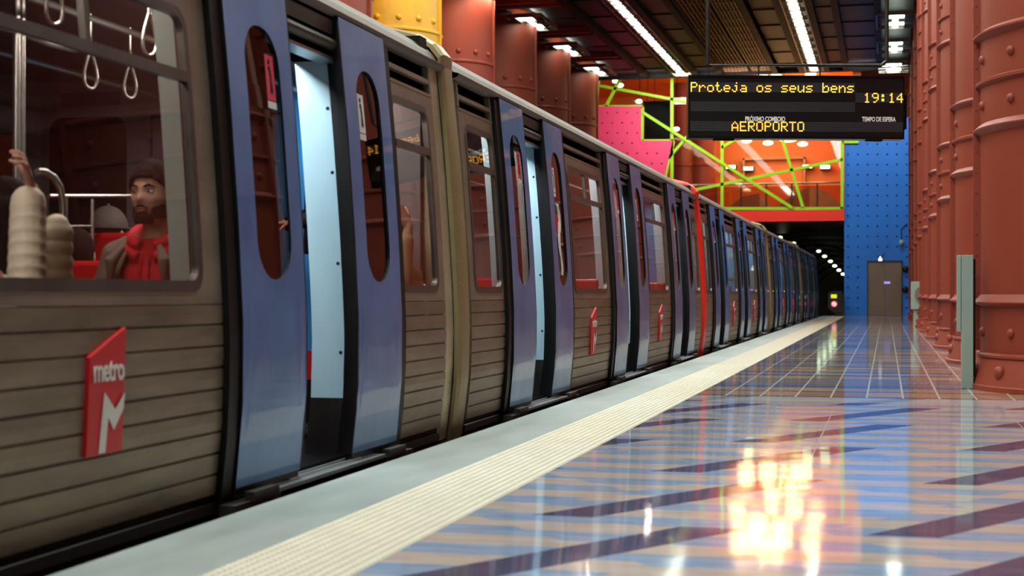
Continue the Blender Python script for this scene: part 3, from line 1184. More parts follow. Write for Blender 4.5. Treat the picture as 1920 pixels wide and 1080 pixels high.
fx = fixture('louvred ceiling light in the long row left of the bronze gratings', 'ceiling lights in the long left row', 0.62, 1.3, 2)
fx.location = (-7.2, 54.6 - 1.3, CEIL - .1)
for i in range(1, 12):
    dup(fx, (-7.2, 54.6 - 1.3 * (i + 1), CEIL - .1))
for i in range(12):
    dup(fx, (-2.5, 54.6 - 1.3 * (i + 1), CEIL - .1), 'louvred ceiling light in the long row above the display board', 'ceiling lights above the board')
LBL = ['nearest', 'second', 'farthest']
sq = fixture('nearest single light between the left columns', 'single lights by the left columns', 1.05, 2.3, 2)
sq.location = (-10.1, 41.6, CEIL - .15)
dup(sq, (-10.1, 46.6, CEIL - .15), 'middle single light between the left columns')
dup(sq, (-10.05, 51.3, CEIL - .15), 'farthest single light between the left columns, touching the lime frame')
for i, (yy, lb) in enumerate(((38.6, 'right-hand single light, topmost in the picture'), (43.8, 'right-hand single light, second from the top'), (48.5, 'right-hand single light, third from the top'), (53.0, 'right-hand single light just over the display board'))):
    dup(sq, (0.25, yy, CEIL - .15), lb, 'single lights by the right columns')

# ------------------------------------------------------------------ columns
def column(cx, cy, label, mname, right=True, H=9.0, group=None, rivets=True):
    t = thing('riveted_column', label, 'column', (cx, cy, 0), group)
    R = 1.30
    m_ = M[mname]
    mb = MB()
    mb.lathe([(R + .10, 0), (R + .10, .04), (R + .085, .05), (R + .012, .27), (R + .025, .275), (R + .025, .295), (R - .02, .31), (R - .3, .31)], seg=96, n=2.35)
    mb.build('base', m_, t, True, angle=25)
    mb = MB()
    prof = [(R, .3), (R, .70), (R + .055, .725), (R + .055, .735), (R, .80)]
    bands = []
    z = 2.2 if right else 99
    if not right:
        prof += [(R, 6.83), (R + .03, 6.86), (R + .03, 6.90), (R, 6.93)]
        bands.append(6.53)
    while z < H - .9:
        bands.append(z)
        prof += [(R, z - .04), (R + .055, z), (R + .055, z + .012), (R, z + .06), (R, z + .37), (R + .035, z + .39), (R + .035, z + .415), (R, z + .43), (R, z + .76), (R + .055, z + .80), (R + .055, z + .815), (R, z + .85)]
        z += 2.3
    prof += [(R, H)]
    mb.lathe(prof, seg=96)
    mb.build('shaft', m_, t, True, angle=25)
    # fins
    for fi, a in enumerate((pi - 0.02, pi * 1.5, 0) if right else (-0.02, pi * 1.5, pi)):
        mb = MB()
        d = Vector((math.cos(a), math.sin(a), 0))
        s_ = Vector((-d.y, d.x, 0))
        mt = Matrix(((d.x, s_.x, 0, 0), (d.y, s_.y, 0, 0), (0, 0, 1, 0), (0, 0, 0, 1)))
        mb.box(R - .02, R + .055, -.03, .03, .32, H, 0, mt)
        zz = .42
        while zz < H - .1:
            mb.ell(mt @ Vector((R + .03, -.03, zz)), (.009, .009, .009), 8, 5)
            mb.ell(mt @ Vector((R + .03, .03, zz)), (.009, .009, .009), 8, 5)
            zz += .18
        mb.build('seam_fin', m_, t)
    # large rivets facing the platform and the camera
    rm = MB()
    rr_ = .042 if right else .07
    rm.ell((0, 0, 0), (rr_ * .8, rr_, rr_), 16, 10)
    me = None
    levels = [(.16, .05, 2.35, 1.35), (.48, 0, 2, 1.0)]
    for b in bands:
        levels += [(b + .21, 0, 2, 1.0), (b + .60, 0, 2, 1.0)]
    if not right:
        levels = levels[-1:]
    if not rivets:
        levels = levels[:4] if right else levels
    base_obj = None
    for (z, off, n_, k_) in levels:
        for q in range(0, 7):
            a = math.radians(188.6 + 24 * q) if right else math.radians(345 - 22 * q)
            ca, sa = math.cos(a), math.sin(a)
            kk = (abs(ca) ** n_ + abs(sa) ** n_) ** (-1 / n_)
            p = Vector(((R + off) * kk * ca, (R + off) * kk * sa, z))
            if base_obj is None:
                base_obj = rm.build('rivet', m_, t, True, angle=0)
                o = base_obj
            else:
                o = base_obj.copy()
                COL.objects.link(o)
                o.parent = t
            o.location = p
            o.rotation_euler = (0, 0, a)
            o.scale = (k_, k_, k_)
    return t


rl = ['nearest red riveted column, cut by the right edge of the photo', 'second red riveted column, behind the grey-green cabinet',
      'third red riveted column along the right side', 'fourth red riveted column along the right side', 'fifth red riveted column along the right side',
      'sixth red riveted column, beside the grey payphone', 'seventh red riveted column on the right', 'eighth red riveted column on the right', 'last red riveted column, by the blue wall']
for i in range(9):
    column(2.085, 13.55 + 4.9 * i, rl[i], 'colred', True, CEIL + .2, 'columns along the right side', rivets=i < 5)
ll = ['red column left of the yellow one, cut by the train roof', 'yellow riveted column above the train roof', 'red column right beside the yellow column', 'second red column right of the yellow column',
      'third red column right of the yellow column', 'red column next to the pink wall panel']
for i in range(6):
    column(-11.45, 28.6 + 4.9 * i, ll[i], 'colyel' if i == 1 else 'colred', False, CEIL + .2, 'columns across the tracks')

# ------------------------------------------------------------------ cabinet, payphone
c1 = thing('equipment_cabinet', 'tall narrow grey-green cabinet standing before the nearest red column', 'cabinet', (0, 0, 0))
pa = onZ(1803, 729, 0)
Yc = pa.y
xr = onY(1825, 720, Yc).x
mb = MB()
mb.box(pa.x, xr, Yc, Yc + .12, 0, 1.133)
mb.build('housing', M['cab'], c1, bevel=0.004)
xl = onY(1794.5, 620, Yc).x
zb = onY(1795, 622, Yc).z
mb = MB()
mb.box(xl, pa.x - .004, Yc + .02, Yc + .10, zb, 1.133)
mb.build('side_door', M['cab'], c1, bevel=0.004)
mb = MB()
mb.box(xr, xr + .02, Yc + .03, Yc + .10, .1, 1.1)  # black strip stands in for the shade of the gap beside the column
mb.build('gap_shade', M['black'], c1)
c1b = thing('payphone_stand', 'grey payphone stand with a round recess beside the far right columns', 'payphone', (0, 0, 0))
pb = onZ(1711, 613, 0)
Yp = pb.y
a = onY(1708, 528, Yp); b = onY(1730, 580, Yp)
mb = MB()
mb.box(a.x, b.x + .06, Yp, Yp + .35, b.z, a.z)
mb.build('hood', M['cab'], c1b, bevel=0.01)
mb = MB()
mb.box(a.x + .06, b.x, Yp + .08, Yp + .3, 0, b.z)
mb.build('pedestal', M['cab'], c1b)
mb = MB()
cy = (a.z + b.z) / 2
ring = [(b.x - .03 + .16 * math.cos(t * pi / 12), cy + .22 * math.sin(t * pi / 12)) for t in range(24)]
mb.prism(ring, Yp - .012, Yp, 'y')
mb.build('round_recess', M['fix'], c1b)

# ------------------------------------------------------------------ end wall
YW = 57.0
def W(px, py, Y=YW):
    return onY(px, py, Y)


# blue wall
zt = W(1590, 264).z
bx0 = W(1583, 500).x
mb = MB()
mb.box(bx0, 4.2, YW, YW + .4, 0, zt)
mb.box(bx0 + .5, 4.2, YW, YW + .4, zt, zt + .8)
bw = struct('wall_front', mb, M['bluewall'])
mb = MB()
for i in range(7):
    for j in range(24):
        px = 1590 + i * 18.3
        py = 270 + j * 19.2
        if 1620 < px < 1695 and py > 480: continue
        p = W(px, py)
        mb.ell((p.x, YW - .005, p.z), (.035, .03, .035), 8, 5)
st = mb.build('wall_studs', M['stud'], bw)
st['kind'] = 'stuff'
# lift doors
a = W(1628, 492); b = W(1690, 592)
lift = tag(MB().build('door_1', M['lift']), kind='structure') if False else None
lf = bpy.data.objects.new('door_1', None)
COL.objects.link(lf)
lf['kind'] = 'structure'
mb = MB()
mb.box(a.x - .03, b.x + .03, YW - .06, YW, a.z, a.z + .06)
mb.box(a.x - .04, a.x, YW - .06, YW, 0, a.z + .06)
mb.box(b.x, b.x + .04, YW - .06, YW, 0, a.z + .06)
mb.build('door_frame', M['dark'], lf)
xm = (a.x + b.x) / 2
for q, (u0, u1) in enumerate(((a.x, xm - .006), (xm + .006, b.x))):
    mb = MB()
    mb.box(u0, u1, YW - .03, YW - .005, 0.005, a.z)
    mb.build('lift_leaf', M['lift'], lf)
mb = MB()
p = W(1655, 542 )
mb.box(p.x + .05, p.x + .27, YW - .035, YW - .03, W(1655, 532).z, W(1655, 528).z)
mb.build('status_light', emit('lilac_glow', (0.35, 0.3, 1, 1), 0.8), lf)
s1 = thing('lift_sign', 'small dark blue sign with white lift symbol above the steel doors', 'sign')
a, b = W(1645, 479), W(1656, 491)
mb = MB()
mb.box(a.x, b.x, YW - .12, YW - .08, b.z, a.z)
mb.build('sign_plate', mat('sign_navy', rgb(20, 24, 90), 0.4), s1)
mb = MB()
cx = (a.x + b.x) / 2
mb.box(cx - .07, cx + .07, YW - .125, YW - .12, b.z + .03, b.z + .14)
mb.ell((cx, YW - .12, b.z + .18), (.035, .006, .03), 10, 6)
mb.build('lift_symbol', emit('white_symbol', (0.8, 0.9, 1, 1), 1.0), s1)
mb = MB()
mb.tube([(b.x, YW - .05, a.z + .02), (b.x + .04, YW - .05, a.z + .12)], .012, 6)
mb.box(cx - .03, cx + .03, YW - .08, YW, (a.z + b.z) / 2 - .03, (a.z + b.z) / 2 + .03)
mb.build('bracket', M['dark'], s1)
cm = thing('wall_camera', 'small pale camera hanging from a cable on the blue wall', 'camera')
p = W(1690, 455)
mb = MB()
mb.ell((p.x, YW - .12, p.z), (.09, .1, .11), 12, 8)
mb.build('housing', M['cab'], cm, True)
mb = MB()
mb.tube([(p.x, YW - .1, p.z + .08), (p.x, YW - .03, p.z + .5), (p.x + .2, YW - .03, p.z + .7)], .015, 6)
mb.build('cable', M['iron'], cm)
for i, y_ in enumerate((505, 543)):
    p = W(1699, y_)
    mb = MB()
    mb.ell((p.x - .02, YW - .08, p.z), (.12, .09, .12), 12, 8)
    tag(mb.build('loudspeaker', M['black'], None, True), ('upper', 'lower')[i] + ' round black loudspeaker beside the lift doors', 'loudspeaker')

# red beam and tunnel portal
mb = MB()
a, b = W(1583, 393), W(1583, 414)
mb.box(-14, a.x, YW - .1, YW + .5, b.z, a.z)
struct('trim_40', mb, M['redbeam'])
mb = MB()
mb.box(-14, -10.9, YW - .05, YW + .4, -1.2, 9.4)
mb.box(bx0 - .02, bx0 + .4, YW + .4, YW + 60, -1.2, 3.4)
struct('trim_41', mb, M['tunnel'])
# mezzanine
zf = W(1583, 393).z
mb = MB()
mb.box(-14, 4.2, YW + .1, 68, b.z, zf)
struct('trim_42', mb, M['brownp'])
mb = MB()
mb.box(-14, 4.2, 67, 67.3, zf, 9.8)
mb.box(-14.2, -13.8, 57, 67, zf, 9.8)
mb.box(bx0 + .3, bx0 + .6, 57.4, 67, zf, 9.8)
struct('wall_mezzanine', mb, M['mezz'])
mb = MB()
mb.box(-14, 4.2, 55, 67.3, 9.75, 9.9)
struct('trim_43', mb, M['mezz'])
mb = MB()
mb.box(-14, 4.2, 54.95, 55.2, CEIL - .12, 9.9)
struct('trim_44', mb, M['iron'])
# pink wall
pk = [(1108, 200), (1203, 200), (1203, 264), (1262, 264), (1247, 330), (1247, 430), (1108, 430)]
mb = MB()
mb.prism([(W(*p).x, W(*p).z) for p in pk], YW - .15, YW + .1)
pw = struct('wall_pink', mb, M['pink'])
mb = MB()
for i in range(7):
    for j in range(10):
        px = 1122 + i * 18.5 + (9 if j % 2 else 0)
        py = 212 + j * 19
        if px > 1196 and py < 270: continue
        if px > 1243: continue
        p = W(px, py)
        mb.ell((p.x, YW - .155, p.z), (.035, .03, .035), 8, 5)
st = mb.build('wall_studs', M['studpink'], pw)
st['kind'] = 'stuff'
# lime framed glazing
gl = thing('lime_glazed_screen', 'lime green steel frame with glass across the orange mezzanine', 'window frame')
segs = [((1123, 136), (1117, 200)), ((1117, 200), (1205, 200)), ((1205, 200), (1204, 264)), ((1204, 264), (1264, 264)), ((1263, 265), (1247, 332)),
        ((1260, 136), (1260, 345)), ((1125, 161), (1292, 192)), ((1168, 138), (1136, 200)), ((1207, 212), (1486, 390)), ((1293, 358), (1580, 299)),
        ((1253, 297), (1325, 215)), ((1354, 200), (1354, 391)), ((1353, 277), (1420, 236)), ((1448, 200), (1506, 390)), ((1579, 200), (1579, 392)), ((1579, 266), (1610, 266)), ((1250, 391), (1581, 391))]
for i, (p, q) in enumerate(segs):
    A, B = W(*p, YW - .05), W(*q, YW - .05)
    d = (B - A)
    L = d.length
    mb = MB()
    ang = math.atan2(d.z, d.x)
    mt = Matrix.Translation(A) @ Matrix.Rotation(-ang, 4, 'Y')
    mb.box(0, L, -.05 if i != 8 else -.12, .06, -.055, .055, 0, mt)
    mb.build('frame_bar', M['green'], gl)
mb = MB()
poly = [(1124, 137), (1204, 137), (1204, 199), (1119, 199)]
mb.prism([(W(*p).x, W(*p).z) for p in poly], YW, YW + .02)
mb.build('glass_pane', M['clear'], gl)
mb = MB()
poly = [(1261, 137), (1354, 137), (1354, 391), (1261, 391)]
mb.prism([(W(*p).x, W(*p).z) for p in poly], YW, YW + .02)
mb.build('glass_pane', M['clear'], gl)
mb = MB()
poly = [(1355, 137), (1578, 137), (1578, 391), (1355, 391)]
mb.prism([(W(*p).x, W(*p).z) for p in poly], YW, YW + .02)
mb.build('glass_pane', M['clear'], gl)
# dark steel behind the upper left glazing
mb = MB()
a, b = W(1206, 190, 58.2), W(1256, 262, 58.2)
mb.box(a.x, b.x, 58.2, 58.3, b.z, a.z)
tag(mb.build('dark_panel', M['iron']), 'black panel behind the long lime diagonal, right of the pink wall', 'panel')
# railing
rg = thing('mezzanine_railing', 'long railing with brown glass infill above the red beam', 'railing')
A, B = W(1250, 348, 58.6), W(1581, 348, 58.6)
zr = A.z
mb = MB()
mb.tube([(A.x, 58.6, zr), (B.x, 58.6, zr)], .04, 8)
mb.build('handrail', M['chrome'], rg, True)
n = 7
for i in range(n + 1):
    x = A.x + (B.x - A.x) * i / n
    mb = MB()
    mb.box(x - .03, x + .03, 58.57, 58.63, zf, zr)
    mb.build('post', M['dark'], rg)
for i in range(n):
    x0, x1 = A.x + (B.x - A.x) * i / n + .03, A.x + (B.x - A.x) * (i + 1) / n - .03
    mb = MB()
    mb.box(x0, x1, 58.59, 58.61, zf + .05, zr - .1)
    mb.build('infill_pane', glass('amber_pane', (0.75, 0.6, 0.5, 1)) if i == 0 else bpy.data.materials['amber_pane'], rg)
# zigzag wall decoration behind the railing
mb = MB()
x = -12.5
hh = [1.6 * q for q in (.9, .35, .8, .5, 1.0, .3, .75, .45, .9, .4, .7, .95, .35)]
i = 0
while x < -1.9:
    wv = .9 + .3 * ((i * 7) % 3)
    x1 = min(x + wv, -1.8)
    mb.prism([(x, zf), (x1, zf), (x1, zf + hh[(i + 1) % 13]), ((x + x1) / 2, zf + hh[(i * 3) % 13] * .6 + .3), (x, zf + hh[i % 13])], 65, 65.2, 'y', i % 2)
    x = x1
    i += 1
tag(mb.build('zigzag_parapet', [M['facet_a'], M['facet_b']]), 'low zigzag parapet of grey and brown facets behind the railing', 'parapet')
# back wall box outline, pale struts, columns, lamps on the mezzanine
mb = MB()
a, b = W(1393, 297, 66.6), W(1510, 342, 66.6)
for (x0, x1, z0, z1) in ((a.x, b.x, a.z - .08, a.z), (a.x, a.x + .08, b.z, a.z), (b.x - .08, b.x, b.z, a.z)):
    mb.box(x0, x1, 66.5, 66.9, z0, z1)
tag(mb.build('portal_trim', M['brownp']), 'square portal outline on the orange back wall', 'portal')
for i, px in enumerate((1282, 1318)):
    p = W(px, 300, 63.5)
    mb = MB()
    mb.lathe([(.55, zf), (.55, 6.2), (.62, 6.25), (.62, 6.35), (.55, 6.4), (.55, 9.75)], (p.x, 63.5), 32)
    tag(mb.build('mezzanine_column', M['colred'], None, True), ('left', 'right')[i] + ' round red column standing on the mezzanine', 'column')
lamps = [(1385, 130, 60.5), (1430, 128, 60.5), (1455, 131, 60.5), (1520, 130, 60.5), (1400, 264, 65.5), (1440, 268, 65), (1478, 262, 62), (1505, 270, 65), (1470, 160, 61), (1420, 180, 61.5), (1490, 205, 62.5), (1450, 225, 63.5), (1382, 200, 63), (1405, 150, 60), (1530, 190, 62)]
for i, (px, py, Y) in enumerate(lamps):
    p = W(px, py, Y)
    z = min(p.z, 9.55)
    x = p.x
    big = 1.0 if i not in (6, 8, 9) else 1.6
    t = thing('pendant_lamp', 'glowing orange lamp on the mezzanine behind the display board', 'lamp', (x, Y, z), 'orange lamps of the mezzanine')
    mb = MB()
    mb.ell((0, 0, 0), (.22 * big, .22 * big, .1), 14, 8)
    mb.build('lamp_bowl', M['lampor'], t, True)
    mb = MB()
    mb.tube([(0, 0, .08), (0, 0, 9.8 - z)], .015, 6)
    mb.build('cord', M['iron'], t)
    l = bpy.data.lights.new('pendant_glow', 'POINT')
    l.energy = 32
    l.color = ORANGE
    l.shadow_soft_size = .4
    lo = bpy.data.objects.new('pendant_glow', l)
    lo.location = (x, Y, z - .4)
    COL.objects.link(lo)
for i, (px, py) in enumerate(((1370, 313), (1403, 316), (1514, 312), (1547, 313))):
    p = W(px, py, 66.4)
    t = thing('exit_light', ('leftmost', 'second from left', 'third from left', 'rightmost')[i] + ' small green-white light on the orange back wall', 'light', (p.x, 66.4, p.z), 'green lights on the back wall')
    mb = MB()
    mb.box(-.2, .2, -.03, .03, -.07, .07)
    mb.build('lens', M['lampgr'], t)
    mb = MB()
    mb.box(-.23, .23, .03, .5, -.09, .09)
    mb.build('case', M['dark'], t)
for i, (px, py) in enumerate(((1154, 152), (1163, 160), (1198, 190), (1213, 217), (1226, 238), (1268, 242))):
    p = W(px, py, 58.5)
    t = thing('spot_lamp', 'small white spot lamp number %s down the slope of lamps behind the lime frame' % ('one', 'two', 'three', 'four', 'five', 'six')[i], 'lamp', (p.x, 58.5, p.z), 'white spots behind the lime frame')
    mb = MB()
    mb.ell((0, 0, 0), (.13, .08, .08), 10, 6)
    mb.build('bulb', M['lamp'], t, True)
    mb = MB()
    mb.tube([(0, 0, 0.05), (0, .3, 9.8 - p.z)], .012, 6)
    mb.build('cord', M['iron'], t)
# tunnel
TL_ = [(1415, 420, 62), (1463, 445, 74), (1488, 456, 84), (1535, 471, 94), (1546, 480.6, 104), (1557, 490, 116), (1565, 498.6, 128), (1573, 506.6, 142), (1581, 514, 156)]
mb = MB()
mb.box(-9, -8.6, YW + .5, 160, -1.3, 5)
mb.box(-9, 8, 58, 160, -1.5, -1.3)
mb.box(-9, 12, 165, 165.4, -1.5, 8)
struct('trim_45', mb, M['tunnel'])
mb = MB()
mb.box(-9, 10, 68, 160, 4.6, 5)
struct('trim_46', mb, M['tunnel'])
for i, (px, py, Y) in enumerate(TL_):
    p = onY(px, py, Y)
    big = 1.0 if i < 3 else 1.0
    t = thing('tunnel_lamp', 'round green-white tunnel lamp, %s from the mouth' % ('first', 'second', 'third', 'fourth', 'fifth', 'sixth', 'seventh', 'eighth', 'ninth')[i], 'lamp', (p.x, Y, p.z), 'lamps along the tunnel')
    mb = MB()
    s_ = Y / 62 * .06
    mb.ell((0, 0, 0), (s_ * 1.4, s_, s_ * .8), 12, 8)
    mb.build('lens', M['lampgr'], t, True)
    mb = MB()
    mb.box(-.2, .2, .0, .3, .05, .25)
    mb.build('housing', M['dark'], t)
    if i >= 3:
        mb = MB()
        R_ = 3.0
        pts = [(p.x + R_ * math.cos(a) , Y + .3, p.z - R_ + .35 + R_ * math.sin(a) ) for a in [pi * (0.05 + .9 * k / 20) for k in range(21)]]
        mb.tube(pts, .14, 8)
        tag(mb.build('tunnel_rib', M['tunnel'], None, True), 'curved concrete rib above the %s tunnel lamp' % ('fourth', 'fifth', 'sixth', 'seventh', 'eighth', 'ninth')[i - 3], 'arch rib', 'ribs of the tunnel lining')
        l = bpy.data.lights.new('tunnel_glow', 'POINT')
        l.energy = 25
        l.color = (.8, 1, .75)
        l.shadow_soft_size = .1
        lo = bpy.data.objects.new('tunnel_glow', l)
        lo.location = (p.x, Y - .3, p.z - .2)
        l.energy = 2
        l.shadow_soft_size = .3
        COL.objects.link(lo)
p = onY(1467, 459, 80)
t = thing('warm_lamp', 'bright warm lamp peeking over the train roof at the tunnel mouth', 'lamp', p)
mb = MB(); mb.ell((0, 0, 0), (.2, .1, .2), 12, 8)
mb.build('lens', M['lampwm'], t, True)
mb = MB(); mb.box(-.2, .2, .1, .3, -.2, .2)
mb.build('housing', M['dark'], t)
# platform-end box
eb = thing('platform_end_monitor', 'dark box with a yellow screen and round red sign at the platform end', 'sign')
Ye = 56.0
a, b = W(1552, 546, Ye), W(1578, 586, Ye)
mb = MB()
ww = b.x - a.x
pl = [(a.x + .12, a.z), (a.x, a.z - .1), (a.x, b.z + .16), (a.x + .18, b.z), (b.x, b.z), (b.x, a.z)]
mb.prism(pl, Ye, Ye + .25)
mb.build('housing', M['dark'], eb, bevel=.01)
mb = MB()
mb.prism([(a.x + .03, a.z - .12), (a.x + .14, a.z - .03), (b.x - .12, a.z - .03), (b.x - .12, b.z + .05), (a.x + .2, b.z + .05), (a.x + .03, b.z + .18)], Ye - .01, Ye)
mb.build('face', M['signblack'], eb)
mb = MB()
p, q = W(1558, 552, Ye), W(1569, 559, Ye)
mb.box(p.x, q.x, Ye - .02, Ye - .01, q.z, p.z)
mb.build('yellow_screen', emit('screen_yellow', (.75, .8, .02, 1), .8), eb)
mb = MB()
p = W(1564, 570, Ye)
mb.ell((p.x, Ye - .015, p.z), (.115, .006, .115), 24, 8)
mb.build('round_sign', emit('sign_red', (.9, .05, .12, 1), .8), eb)
mb = MB()
mb.ell((p.x, Ye - .021, p.z), (.08, .004, .08), 24, 8, 0)
mb.box(-.11, .11, -.028, -.024, -.013, .013, 1, Matrix.Translation((p.x, Ye, p.z)) @ Matrix.Rotation(-.8, 4, 'Y'))
mb.build('sign_symbol', [emit('sign_white', (1, .85, .85, 1), .8), bpy.data.materials['sign_red']], eb)
mb = MB()
mb.box(b.x - .02, b.x + .1, Ye + .05, Ye + .2, 0, a.z - .1)
mb.box(a.x + .25, b.x, Ye + .1, Ye + .2, 0, b.z)
mb.build('stand', M['dark'], eb)

# ------------------------------------------------------------------ display board
FONT = {
 'P': ['11110', '10001', '10001', '11110', '10000', '10000', '10000'], 'r': ['00000', '00000', '10110', '11001', '10000', '10000', '10000'],
 'o': ['00000', '00000', '01110', '10001', '10001', '10001', '01110'], 't': ['01000', '01000', '11100', '01000', '01000', '01001', '00110'],
 'e': ['00000', '00000', '01110', '10001', '11111', '10000', '01110'], 'j': ['00010', '00000', '00110', '00010', '00010', '10010', '01100'],
 'a': ['00000', '00000', '01110', '00001', '01111', '10001', '01111'], 's': ['00000', '00000', '01111', '10000', '01110', '00001', '11110'],
 'u': ['00000', '00000', '10001', '10001', '10001', '10011', '01101'], 'b': ['10000', '10000', '10110', '11001', '10001', '10001', '11110'],
 'n': ['00000', '00000', '10110', '11001', '10001', '10001', '10001'], '1': ['00100', '01100', '00100', '00100', '00100', '00100', '01110'],
 '9': ['01110', '10001', '10001', '01111', '00001', '00010', '01100'], ':': ['00000', '01100', '01100', '00000', '01100', '01100', '00000'],
 '4': ['00010', '00110', '01010', '10010', '11111', '00010', '00010'], 'A': ['00100', '01010', '10001', '10001', '11111', '10001', '10001'],
 'E': ['11111', '10000', '10000', '11110', '10000', '10000', '11111'], 'R': ['11110', '10001', '10001', '11110', '10100', '10010', '10001'],
 'O': ['01110', '10001', '10001', '10001', '10001', '10001', '01110'], 'T': ['11111', '00100', '00100', '00100', '00100', '00100', '00100'], ' ': ['00000'] * 7}
DEP = 14.3
K = F / DEP
SP = onY(1290, 260, 14.9)
d = ray(1290, 259)
SP = Vector((d[0] * DEP, d[1] * DEP, CH + d[2] * DEP))
sg = thing('display_board', 'black hanging LED display board with amber text and the time', 'display board', SP, rz=TH)
sg.rotation_euler = (0, math.radians(.33), TH)
ZS = 4.465 * K
def su(x): return (x - 38) / ZS
def sv(y): return (620 - y) / ZS
Wd, Hd = 405 / K, 118.5 / K
mb = MB()
mb.box(0, Wd, .0, .16, 0, Hd)
mb.build('casing', M['signblack'], sg, bevel=.006)
mb = MB()
for (x0, x1, z0, z1) in ((0, Wd, 0, .02), (0, Wd, Hd - .02, Hd), (0, .012, 0, Hd), (Wd - .012, Wd, 0, Hd)):
    mb.box(x0, x1, -.012, 0, z0, z1)
mb.box(.25, .45, .02, .1, -.014, 0)
mb.box(Wd - .35, Wd - .2, .02, .1, -.014, 0)
mb.build('casing_rim', M['iron'], sg)
mb = MB()
mb.box(Wd, Wd + .03, .02, .14, .1, Hd - .18)
mb.build('end_cap', M['iron'], sg)
pit = 11.48 / ZS
rows = [(57, 150, 120, [('Proteja os seus bens', 0)]), (57, 312, 120, []), (57, 477, 155, [('AEROPORTO', 30)]), (1437, 232, 35, [('19:14', 6)])]
for side in (0, 1):
    off, on, bgm = MB(), MB(), MB()
    def q(mb_, u, v, s_, dd):
        if side == 0:
            y_ = -dd
            mb_.quad((u - s_, y_, v - s_), (u + s_, y_, v - s_), (u + s_, y_, v + s_), (u - s_, y_, v + s_))
        else:
            y_ = .16 + dd
            u = Wd - u
            mb_.quad((u + s_, y_, v - s_), (u - s_, y_, v - s_), (u - s_, y_, v + s_), (u + s_, y_, v + s_))
    for x0, y0, n, txt in rows:
        lit = set()
        for s_, c0 in txt:
            for k, ch in enumerate(s_):
                for r_, line in enumerate(FONT[ch]):
                    for c_ in range(5):
                        if line[c_] == '1': lit.add((c0 + k * 6 + c_, r_))
        for c_ in range(n):
            for r_ in range(7):
                u = su(x0 + (c_ + .5) * 11.48)
                v = sv(y0 + (r_ + .5) * 11.9)
                if (c_, r_) in lit:
                    q(on, u, v, pit * .40, .004)
                elif side == 0:
                    q(off, u, v, pit * .27, .003)
    on.build('lit_text', M['led_on'], sg)
    if side == 0: off.build('unlit_dots', M['led_off'], sg)
for body, x0, x1, y_, side in (('PRÓXIMO COMBOIO', 515, 850, 458, 0), ('TEMPO DE ESPERA', 1492, 1775, 455, 0)):
    mt = Matrix(((1, 0, 0, su((x0 + x1) / 2)), (0, 0, -1, -.003), (0, 1, 0, sv(y_)), (0, 0, 0, 1)))
    t = text_mesh('board_caption', body, .062, M['captionw'], sg, mt, .0005, .95, 1, .0016)
    wv = max(v.co.x for v in t.data.vertices) - min(v.co.x for v in t.data.vertices)
    k = ((x1 - x0) / ZS) / wv
    cxm = su((x0 + x1) / 2)
    for v in t.data.vertices: v.co.x = cxm + (v.co.x - cxm) * k
# hanger frame
def sp(px, py): return ((px - 1290) / K, (259 - py) / K)
hg = thing('board_hanger', 'thin dark steel frame hanging the display board from the ceiling', 'hanger', SP, rz=TH)
mb = MB()
u0, v0 = sp(1329, 119)
u1, v1 = sp(1655, 121)
mb.tube([(u0, .08, CEIL - SP.z), (u0, .08, v0), (u1, .08, v1), (u1 + .06, .08, v1 + .05), (u1 + .06, .08, CEIL - SP.z)], .02, 8)
for px in (1330, 1356, 1425, 1541):
    u, _ = sp(px, 0)
    mb.tube([(u, .08, v0), (u, .08, Hd)], .007, 6)
mb.build('tube_frame', M['dark'], hg)

# ================================================================== PEOPLE AND FITTINGS IN THE NEAREST CAR
def body_mesh(name, mb, m_, parent, vox=0.006, smooth=True):
    o = mb.build(name, m_, parent, True, angle=0)
    md = o.modifiers.new('skin', 'REMESH')
    md.mode = 'VOXEL'
    md.voxel_size = vox
    md.use_smooth_shade = True
    ms = o.modifiers.new('soften', 'SMOOTH')
    ms.factor = .5
    ms.iterations = 3
    return o


def head_geo(mb, mt, s=1.0):
    """head about 0.235 high; local -Y is the face"""
    n0 = len(mb.v)
    seg, rings = 56, 44
    for i in range(rings + 1):
        th = pi * i / rings
        for j in range(seg):
            a = 2 * pi * j / seg
            x = math.sin(th) * math.cos(a)
            y = math.sin(th) * math.sin(a)
            z = math.cos(th)
            px, py, pz = x * .076, y * .098, z * .118
            f = max(0, -y)
            if z < 0:                        # jaw narrows, back of skull lifts
                px *= 1 - .26 * (-z) ** 1.3
                if y > 0: py *= 1 - .38 * (-z)
                else: py *= 1 + .02
            g = lambda cx, cz, sx, sz: math.exp(-((px - cx) / sx) ** 2 - ((pz - cz) / sz) ** 2) * (1 if y < 0 else 0)
            py += g(-.032, .012, .017, .012) * .014 + g(.032, .012, .017, .012) * .014   # sockets
            py -= g(0, .036, .05, .011) * .007                                            # brow
            py -= g(0, .0, .009, .022) * .010 + g(0, -.018, .013, .012) * .019            # nose
            py -= g(0, -.052, .02, .006) * .006 + g(0, -.064, .018, .006) * .006          # lips
            py += g(0, -.074, .02, .006) * .004
            py -= g(0, -.096, .022, .014) * .009                                          # chin
            px += (1 if x > 0 else -1) * g(math.copysign(.05, x), -.015, .02, .02) * .003
            mb.v.append(tuple(mt @ Vector((px * s, py * s, pz * s))))
    for i in range(rings):
        for j in range(seg):
            a = n0 + i * seg + j
            b = n0 + i * seg + (j + 1) % seg
            mb.f.append((a, a + seg, b + seg, b))
            mb.mi.append(0)
    for sx in (-1, 1):
        mb.ell(mt @ Vector((sx * .077 * s, .008 * s, .0)), (.009 * s, .02 * s, .032 * s), 12, 8, 0, mt.to_3x3())


